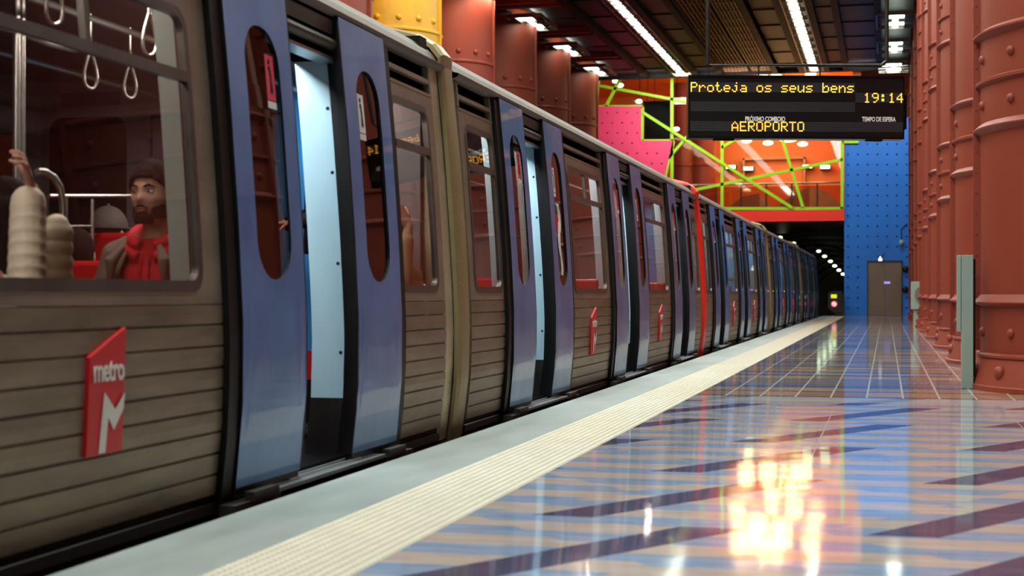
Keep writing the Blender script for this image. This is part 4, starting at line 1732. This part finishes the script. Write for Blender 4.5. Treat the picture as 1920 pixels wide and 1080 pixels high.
def face_parts(par, mt, s=1.0):
    for sx in (-1, 1):
        mb = MB()
        mb.ell(mt @ Vector((sx * .031 * s, -.0735 * s, .012 * s)), (.0125 * s, .0125 * s, .0072 * s), 14, 10, 0, mt.to_3x3())
        e = mb.build('eye', M['eye'], par, True)
        mb = MB()
        mb.ell(mt @ Vector((sx * .031 * s - .003, -.0835 * s, .012 * s)), (.0055 * s, .004 * s, .0062 * s), 12, 8, 0, mt.to_3x3())
        mb.build('iris', M['iris'], e, True)
    mb = MB()
    for sx in (-1, 1):
        mb.tube([mt @ Vector((sx * .014 * s, -.0985 * s, .031 * s)), mt @ Vector((sx * .032 * s, -.0955 * s, .038 * s)), mt @ Vector((sx * .052 * s, -.080 * s, .030 * s))], [.0035 * s, .0048 * s, .002 * s], 8)
    mb.build('eyebrows', M['hair'], par, True)
    mb = MB()
    mb.ell(mt @ Vector((0, -.0995 * s, -.052 * s)), (.022 * s, .006 * s, .004 * s), 14, 6, 0, mt.to_3x3())
    mb.ell(mt @ Vector((0, -.0985 * s, -.061 * s)), (.019 * s, .006 * s, .005 * s), 14, 6, 0, mt.to_3x3())
    mb.build('lips', M['lips'], par, True)


def hair_geo(mb, mt, s=1.0, low=.02, puff=1.0, front=.055, noise_=.004):
    """cap of hair; front = hair line height over the face, low = how far down the back it goes"""
    seg, rings = 64, 36
    n0 = len(mb.v)
    for i in range(rings + 1):
        th = pi * i / rings
        for j in range(seg):
            a = 2 * pi * j / seg
            x, y, z = math.sin(th) * math.cos(a), math.sin(th) * math.sin(a), math.cos(th)
            lim = front + (low - front) * min(1, max(0, (y + .75) / 1.1))
            zz = z * .118
            zl = max(zz, lim)
            t = 1.0 if zz >= lim else max(0.0, 1 - (lim - zz) / .02)
            k = 1.04 + .06 * puff * max(0, z) + noise_ * 8 * noise.noise(Vector((x * 5, y * 5, z * 9)))
            k2 = k if zz >= lim else .80
            if zz < lim:
                q = math.sqrt(max(0.0, 1 - (lim / .118) ** 2))
                l = math.hypot(x, y) or 1e-6
                x, y = x / l * q * min(1, math.sin(th) / max(q, .01)), y / l * q * min(1, math.sin(th) / max(q, .01))
            v = Vector((x * .080 * k2, y * .103 * k2, zl * (k if zl > 0 else 1)))
            mb.v.append(tuple(mt @ (v * s)))
    for i in range(rings):
        for j in range(seg):
            a = n0 + i * seg + j
            b = n0 + i * seg + (j + 1) % seg
            mb.f.append((a, a + seg, b + seg, b))
            mb.mi.append(0)


def shell(mb, rings, a0, a1, mt, th=.012, seg=28, m=0):
    """clothing sheet around a torso: rings = (z, rx, ry, cx, cy), open between a1 and a0"""
    grids = []
    for o in (0, -th):
        g = []
        for (z, rx, ry, cx, cy) in rings:
            g.append([mt @ Vector((cx + (rx + o) * math.cos(a0 + (a1 - a0) * j / seg), cy + (ry + o) * math.sin(a0 + (a1 - a0) * j / seg), z)) for j in range(seg + 1)])
        grids.append(g)
    A, B = grids
    R_ = len(rings)
    for i in range(R_ - 1):
        for j in range(seg):
            mb.quad(A[i][j], A[i][j + 1], A[i + 1][j + 1], A[i + 1][j], m)
            mb.quad(B[i][j], B[i + 1][j], B[i + 1][j + 1], B[i][j + 1], m)
        mb.quad(A[i][0], A[i + 1][0], B[i + 1][0], B[i][0], m)
        mb.quad(A[i][seg], B[i][seg], B[i + 1][seg], A[i + 1][seg], m)
    for j in range(seg):
        mb.quad(A[-1][j], A[-1][j + 1], B[-1][j + 1], B[-1][j], m)


def finger(mb, base, d, up, lens, r, curl):
    """three phalanges bending about d x up"""
    ax = d.cross(up).normalized()
    p = base.copy()
    v = d.normalized()
    for i, L in enumerate(lens):
        q = p + v * L
        mb.cap(p, r * (1 - .1 * i), q, r * (.92 - .1 * i), 10)
        p = q
        v = Matrix.Rotation(curl[i], 3, ax) @ v
    return p


def hand(mb, wrist, d, nrm, thumb_side=1, curl=(-.5, -.6, -.4), sc_=1.0):
    """palm and five fingers; d = direction of the palm, nrm = out of the back of the hand"""
    d = d.normalized()
    nrm = (nrm - d * nrm.dot(d)).normalized()
    s_ = d.cross(nrm).normalized() * thumb_side
    for k in (-1.4, -.45, .45, 1.4):
        mb.cap(wrist + s_ * k * .011 * sc_ + d * .01, .015 * sc_, wrist + d * .078 * sc_ + s_ * k * .019 * sc_, .0115 * sc_, 10)
    L = [(.036, .022, .018), (.042, .027, .02), (.045, .029, .021), (.040, .026, .02)]
    L = [L[0], L[2], L[1], L[3]][::1]
    for k, (off, ls) in enumerate(zip((-1.45, -.5, .48, 1.45), ((.032, .020, .017), (.040, .026, .019), (.044, .028, .02), (.038, .024, .019)))):
        b = wrist + d * .080 * sc_ + s_ * off * .019 * sc_
        finger(mb, b, (d + s_ * off * .05), nrm, [l * sc_ for l in ls], .0088 * sc_, curl)
    tb_ = wrist + d * .025 * sc_ + s_ * .024 * sc_
    finger(mb, tb_, (d * .75 + s_ * .65 - nrm * .25), nrm, [.036 * sc_, .03 * sc_, .024 * sc_], .0105 * sc_, (-.25, -.3, -.2))


def shoes(par, xs, y0, y1):
    for s_ in (-1, 1):
        mb = MB()
        mb.cap((s_ * xs, y0, .055), .05, (s_ * (xs + .005), y1, .045), .043)
        mb.build('shoe', M['black'], par, True)


def rotz(a): return Matrix.Rotation(a, 4, 'Z')


# ---- man in the red hoodie
hp = onX(288, 368, -2.82)
man = thing('person', 'seated bearded man in red hoodie and open taupe jacket by the window', 'person', (hp.x, hp.y, 0))
face_yaw = math.radians(-2)
HZ = hp.z
mt = Matrix.Translation((0, 0, HZ)) @ rotz(face_yaw) @ Matrix.Scale(1.04, 4)
mb = MB()
head_geo(mb, mt)
mb.cap((0, .015, HZ - .06), .054, (0, .04, HZ - .19), .060)
mb.cap((-.14, .05, HZ - .24), .05, (.14, .05, HZ - .24), .05)
mb.ell((0, .06, HZ - .42), (.16, .11, .25), 24, 14)
mb.ell((0, .07, .56), (.17, .13, .14), 20, 12)
for s_ in (-1, 1):
    mb.cap((s_ * .10, .04, .55), .085, (s_ * .12, -.38, .53), .062)
    mb.cap((s_ * .12, -.38, .53), .055, (s_ * .12, -.36, .08), .04)
    mb.cap((s_ * .12, -.34, .05), .035, (s_ * .12, -.50, .04), .03)
    mb.cap((s_ * .19, .05, HZ - .26), .05, (s_ * .21, -.03, HZ - .53), .04)
    mb.cap((s_ * .21, -.03, HZ - .53), .038, (s_ * .08, -.24, HZ - .56), .028)
    hand(mb, Vector((s_ * .08, -.24, HZ - .56)), Vector((-s_ * .45, -.85, -.1)), Vector((0, 0, 1)), -s_)
body_mesh('body', mb, M['skin'], man, .006)
face_parts(man, mt)
mb = MB()
hair_geo(mb, mt, 1.03, low=-.045, puff=2.2, front=.054, noise_=.010)
mb.build('hair', M['hair'], man, True, angle=0)
mb = MB()   # beard hugs the jaw
for k in range(21):
    a = -pi / 2 + (k - 10) * .135
    zt_ = -.062 - .006 * math.cos((k - 10) * .2) if abs(k - 10) < 4 else -.02 - .03 * (1 - (abs(k - 10) - 4) / 6)
    p0 = mt @ Vector((.066 * math.cos(a), .084 * math.sin(a) + .002, -.078))
    mb.cap(p0, .0095, mt @ Vector((.069 * math.cos(a), .088 * math.sin(a) + .004, min(-.035, zt_) if abs(k - 10) > 3 else -.076)), .006, 8)
for k in range(9):
    a = -pi / 2 + (k - 4) * .16
    mb.cap(mt @ Vector((.050 * math.cos(a), .088 * math.sin(a), -.099)), .012, mt @ Vector((.056 * math.cos(a), .092 * math.sin(a), -.082)), .012, 8)
for s_ in (-1, 1):
    mb.cap(mt @ Vector((s_ * .004, -.1035, -.040)), .0058, mt @ Vector((s_ * .028, -.092, -.050)), .004, 8)
bo = body_mesh('beard', mb, M['beard'], man, .004)
mb = MB()   # hoodie trunk and hood
rings = [(HZ - .62, .19, .15, 0, .05), (HZ - .5, .185, .145, 0, .05), (HZ - .38, .185, .14, 0, .05), (HZ - .30, .18, .125, 0, .05), (HZ - .24, .15, .105, 0, .05), (HZ - .19, .095, .085, 0, .045), (HZ - .165, .07, .07, 0, .035)]
shell(mb, rings, 0, 2 * pi, Matrix.Identity(4), .01, 40)
for k in range(24):
    pass
pts = []
for k in range(33):
    a = -pi / 2 + .30 + (2 * pi - .6) * k / 32
    t = math.sin((a + pi / 2) / 2)
    pts.append((.098 * math.cos(a), .045 + .105 * math.sin(a), HZ - .205 + .095 * t ** 1.5))
mb.tube(pts, [.020 + .018 * math.sin(pi * k / 32) for k in range(33)], 14)
pts2 = [(p[0] * 1.12, p[1] * 1.1, p[2] - .045) for p in pts]
mb.tube(pts2, [.022 + .02 * math.sin(pi * k / 32) for k in range(33)], 14)
mb.cap((-.012, -.075, HZ - .23), .006, (-.02, -.095, HZ - .37), .005)
mb.cap((.016, -.075, HZ - .23), .006, (.022, -.095, HZ - .35), .005)
body_mesh('hoodie', mb, M['hoodie'], man, .006)
mb = MB()   # jacket
rings = [(HZ - .64, .225, .185, 0, .05), (HZ - .5, .22, .175, 0, .05), (HZ - .38, .22, .165, 0, .05), (HZ - .30, .225, .16, 0, .055), (HZ - .245, .20, .14, 0, .06), (HZ - .19, .145, .12, 0, .06)]
shell(mb, rings, -pi / 2 + .50, 1.5 * pi - .50, Matrix.Identity(4), .016, 40)
for s_ in (-1, 1):
    mb.cap((s_ * .10, .06, HZ - .185), .05, (s_ * .175, .05, HZ - .245), .078)
    mb.cap((s_ * .175, .05, HZ - .25), .078, (s_ * .225, -.03, HZ - .53), .064)
    mb.cap((s_ * .225, -.03, HZ - .53), .058, (s_ * .09, -.225, HZ - .56), .045)
    mb.tube([(s_ * .075, -.098, HZ - .20), (s_ * .115, -.13, HZ - .26), (s_ * .115, -.135, HZ - .34)], [.012, .028, .010], 8)
    for q in range(5):
        zq = HZ - .33 - q * .045
        mb.tube([(s_ * (.25 + .006 * q), .01, zq), (s_ * (.262 + .006 * q), -.04, zq - .015), (s_ * .235, -.085, zq - .02)], .012, 6)
body_mesh('jacket', mb, M['jacket'], man, .007)
mb = MB()
for s_ in (-1, 1):
    mb.cap((s_ * .10, .04, .55), .098, (s_ * .12, -.38, .53), .075)
    mb.cap((s_ * .12, -.38, .53), .07, (s_ * .12, -.36, .12), .052)
mb.ell((0, .07, .55), (.18, .145, .12), 20, 12)
body_mesh('trousers', mb, M['jeans'], man, .009)
shoes(man, .12, -.34, -.52)


def simple_person(name_label, x, y, headz, yaw, hair, coat, haircol='hair', cap_=None, arms='down', standing=False, long_hair=False):
    t = thing('person', name_label, 'person', (x, y, 0), rz=yaw)
    mt = Matrix.Translation((0, 0, headz))
    seatz = .56 if not standing else headz - .72
    mb = MB()
    head_geo(mb, mt)
    mb.cap((0, .015, headz - .06), .05, (0, .03, headz - .19), .055)
    mb.cap((-.13, .03, headz - .24), .05, (.13, .03, headz - .24), .05)
    mb.ell((0, .04, headz - .42), (.155, .105, .24), 20, 12)
    mb.ell((0, .05, seatz), (.16, .12, .13), 18, 10)
    for s_ in (-1, 1):
        if standing:
            mb.cap((s_ * .09, .04, seatz), .085, (s_ * .10, .02, seatz * .52), .058)
            mb.cap((s_ * .10, .02, seatz * .52), .054, (s_ * .10, .05, .09), .038)
            mb.cap((s_ * .10, .05, .045), .036, (s_ * .11, -.12, .035), .03)
        else:
            mb.cap((s_ * .10, .04, seatz - .01), .08, (s_ * .12, -.38, .53), .06)
            mb.cap((s_ * .12, -.38, .53), .055, (s_ * .12, -.36, .08), .04)
            mb.cap((s_ * .12, -.34, .05), .035, (s_ * .12, -.5, .04), .03)
    body_arm = []
    for s_ in (-1, 1):
        if arms == 'raised' and s_ == 1:
            continue
        mb.cap((s_ * .17, .03, headz - .26), .045, (s_ * .20, .0, headz - .54), .038)
        mb.cap((s_ * .20, .0, headz - .54), .036, (s_ * .12, -.2, headz - .60), .026)
        hand(mb, Vector((s_ * .12, -.2, headz - .60)), Vector((-s_ * .4, -.9, -.1)), Vector((0, 0, 1)), -s_)
    body_mesh('body', mb, M['skin'], t, .007)
    face_parts(t, mt)
    mb = MB()
    hair_geo(mb, mt, 1.0, low=-.05, puff=1.2, front=.06, noise_=.005)
    if long_hair:
        for k in range(15):
            a = .05 + (pi - .1) * k / 14
            mb.cap((.075 * math.cos(a), .02 + .085 * math.sin(a), headz + .02), .032, (.09 * math.cos(a), .045 + .09 * math.sin(a), headz - .24), .03, 10)
        body_mesh('hair', mb, M[haircol], t, .008)
    else:
        mb.build('hair', M[haircol], t, True, angle=0)
    mb = MB()
    rings = [(seatz - .05, .20, .16, 0, .04), (headz - .5, .20, .155, 0, .04), (headz - .36, .20, .15, 0, .04), (headz - .29, .195, .135, 0, .04), (headz - .235, .15, .11, 0, .04), (headz - .185, .085, .08, 0, .03), (headz - .16, .066, .066, 0, .025)]
    shell(mb, rings, 0, 2 * pi, Matrix.Identity(4), .012, 36)
    for s_ in (-1, 1):
        if arms == 'raised' and s_ == 1:
            continue
        mb.cap((s_ * .17, .03, headz - .27), .065, (s_ * .205, .0, headz - .54), .055)
        mb.cap((s_ * .205, .0, headz - .54), .052, (s_ * .13, -.18, headz - .60), .040)
    body_mesh('coat', mb, M[coat], t, .008)
    mb = MB()
    for s_ in (-1, 1):
        if standing:
            mb.cap((s_ * .09, .04, seatz), .097, (s_ * .10, .02, seatz * .52), .07)
            mb.cap((s_ * .10, .02, seatz * .52), .066, (s_ * .10, .05, .12), .055)
        else:
            mb.cap((s_ * .10, .04, seatz - .01), .095, (s_ * .12, -.38, .53), .073)
            mb.cap((s_ * .12, -.38, .53), .068, (s_ * .12, -.36, .12), .052)
    body_mesh('trousers', mb, M['jeans'], t, .009)
    if standing: shoes(t, .10, .06, -.13)
    else: shoes(t, .12, -.34, -.52)
    if cap_:
        mb = MB()
        mb.ell((0, .0, headz + .03), (.095, .118, .115), 28, 16, 0, None, z0=-.05)
        mb.ell((0, 0, headz + .148), (.010, .010, .007), 8, 6)
        # peak
        sgn = 1
        mb.ell((0, sgn * -.115, headz + .03), (.07, .07, .010), 20, 8)
        mb.build('cap', M[cap_], t, True, angle=0)
    return t


p = onX(203, 424, -3.85)
simple_person('person in a grey cap seated behind the man in the red hoodie', p.x, p.y, p.z - .04, pi, 1, 'navy', cap_='capgrey')
p = onX(142, 482, -3.4)
simple_person('small dark-haired person seated between the cream sleeve and the hooded man', p.x, p.y, p.z, pi + .3, 1, 'navy', long_hair=False)

# ---- woman in the cream puffer, forearm raised, hand on the seat loop
ws = onX(60, 356, -2.78)     # wrist
hpw = onX(8, 400, -2.98)
wm = simple_person('dark-haired person in a cream quilted jacket with a raised forearm', hpw.x, hpw.y, hpw.z, pi * 1.5, 1, 'puffer', long_hair=True, arms='raised')
inv = (Matrix.Translation(hpw * 1.0 - Vector((0, 0, hpw.z))) @ rotz(pi * 1.5)).inverted()
wl = inv @ ws
el = inv @ onX(50, 545, -2.74)
shd = Vector((.17 if True else 0, .03, hpw.z - .26))
e2 = inv @ onX(106, 425, -2.80)
armb = MB()
armb.cap(el, .036, wl, .024, 14)
dv = (inv.to_3x3() @ (onX(60, 318, -2.77) - onX(64, 350, -2.77)))
nv = (inv.to_3x3() @ Vector((.3, -.3, .9)))
hd = inv.to_3x3() @ (onX(52, 322, -2.77) - ws)
hand(armb, wl, hd, inv.to_3x3() @ Vector((.75, .2, .6)), 1, (-.7, -.5, -.3), 1.0)
body_mesh('raised_hand', armb, M['skin'], wm, .0045)
mb = MB()
top = inv @ onX(53, 380, -2.78)
n = 7
for k in range(n):
    t0 = k / n
    c = el.lerp(top, (k + .5) / n)
    dirv = (top - el).normalized()
    mb.ell(c, (.066 - .001 * k, .066 - .001 * k, .042), 22, 10, 0, dirv.to_track_quat('Z', 'Y').to_matrix())
    if k < n - 1:
        pass
mb.cap(el, .063, top, .058)
e3 = inv @ onX(106, 560, -2.80)
for k in range(5):
    c = e3.lerp(e2, (k + .5) / 5)
    mb.ell(c, (.058, .058, .05), 22, 10)
mb.cap(e3, .058, e2, .045)
mb.cap(el, .058, e3, .058)
body_mesh('raised_sleeve', mb, M['puffer'], wm, .005)

# ---- person in the tan coat at the end window
HT = 1.14
tn = simple_person('person in a tan coat behind the end window of the nearest car, hand on head', -2.665, 7.85, HT, 0, 1, 'tan', arms='raised')
mb = MB()
hb = MB()
hand(hb, Vector((.115, -.02, HT + .035)), Vector((-.35, -.35, .75)), Vector((.6, -.6, .3)), 1, (-.45, -.5, -.3))
hb.cap((.105, -.05, HT - .12), .034, (.115, -.02, HT + .035), .026)
body_mesh('raised_hand', hb, M['skin'], tn, .005)
mb.cap((.09, .0, HT - .27), .06, (.10, -.10, HT - .46), .055)
mb.cap((.10, -.10, HT - .46), .056, (.105, -.05, HT - .07), .047)
mb.cap((.105, -.05, HT - .08), .047, (.108, -.045, HT - .05), .046)
body_mesh('raised_sleeve', mb, M['tan'], tn, .007)
# ---- person standing inside the first open door
p = onX(612, 214, -2.98)
simple_person('person in a dark hooded coat standing inside the first open doorway', p.x, p.y, p.z, -.9, 1, 'navy', standing=True)

# ---- grab straps
for i, (px, y0, y1) in enumerate(((102, -45, 46), (280, 22, 104), (170, 95, 166), (244, 118, 184))):
    X_ = -2.86 if i < 2 else -3.3
    b = onX(px, y1, X_)
    a = onX(px, y0, X_)
    t = thing('grab_strap', ('grab strap cut by the top edge of the photo', 'grab strap with a coiled neck in the upper window', 'left one of the two grab straps below the window bar', 'right one of the two grab straps below the window bar')[i], 'grab strap', b, 'grab straps hanging in the nearest car')
    H_ = a.z - b.z
    Lp = min(H_, .17)
    pts = []
    for k in range(25):
        a_ = 2 * pi * k / 24
        w_ = .034 * math.sin(a_) * (1 - .55 * (1 - math.cos(a_)) / 2 * 1.0)
        zz = Lp * (1 - math.cos(a_)) / 2
        ww_ = .038 * math.sin(a_) * (1.15 - .9 * zz / Lp)
        pts.append((ww_ * .45, ww_, zz))
    mb = MB()
    mb.tube(pts, .006, 8)
    mb.build('loop', M['chrome'], t, True)
    mb = MB()
    for k in range(7):
        mb.ell((0, 0, Lp + .006 + k * .008), (.009, .009, .005), 10, 6)
    mb.tube([(0, 0, Lp + .05), (0, 0, 2.0 - b.z)], .005, 6)
    mb.build('coiled_neck', M['chrome'], t, True)

# ---- rails, loops, poles of the nearest car
mb = MB()
pts = [onX(x, y, -2.86) for x, y in ((70, 322), (84, 322), (100, 332), (112, 350), (118, 378), (119, 440), (119, 560))]
mb.tube(pts, .013, 10)
tag(mb.build('seat_grab_loop', M['chrome'], None, True), 'bent steel grab loop on the seat beside the raised hand', 'grab handle')
mb = MB()
a = onX(92, 367, -3.5); b = onX(352, 367, -3.5)
mb.tube([a, b], .009, 8)
a = onX(124, 424, -3.5); b = onX(173, 424, -3.5)
mb.tube([a, b], .006, 8)
for y_ in (a.y, b.y):
    mb.tube([(-3.5, y_, .0), (-3.5, y_, onX(124, 367, -3.5).z)], .008, 8)
tag(mb.build('luggage_rail', M['chrome'], None, True), 'thin horizontal steel rail behind the passengers of the nearest car', 'rail')
mb = MB()
a = onX(31, 60, -3.45); b = onX(31, 277, -3.45)
mb.tube([(a.x, a.y, 0), (a.x, a.y, 2.1)], .016, 10)
mb.tube([(a.x, a.y + .045, 0.0), (a.x, a.y + .045, 2.1)], .011, 10)
pts = [onX(x, y, -3.45) for x, y in ((-60, 30), (0, 50), (40, 62), (90, 82), (130, 92), (152, 93))]
mb.tube(pts, .014, 10)
tag(mb.build('pale_pole', M['chrome'], None, True), 'pale double pole with a sloping arm at the left edge', 'pole')
mb = MB()
slabside(mb, 5.10, 5.16, .02, 2.05, DB, .045, .08, 0, 8)
tag(mb.build('draught_screen', M['cab'], None, True), 'narrow grey-blue draught screen at the right side of the big window', 'screen')
mb = MB()
p = onX(150, 437, -3.72)
mb.box(-4.1, -3.45, p.y, p.y + .05, .45, p.z)
mb.box(-4.1, -3.45, p.y + .02, p.y + .42, .40, .46)
mb.box(-4.0, -3.55, p.y + .1, p.y + .3, 0, .40)
tag(mb.build('passenger_bench', M['seat'], None, bevel=.02), 'red seat back seen between the capped person and the hooded man', 'seat')
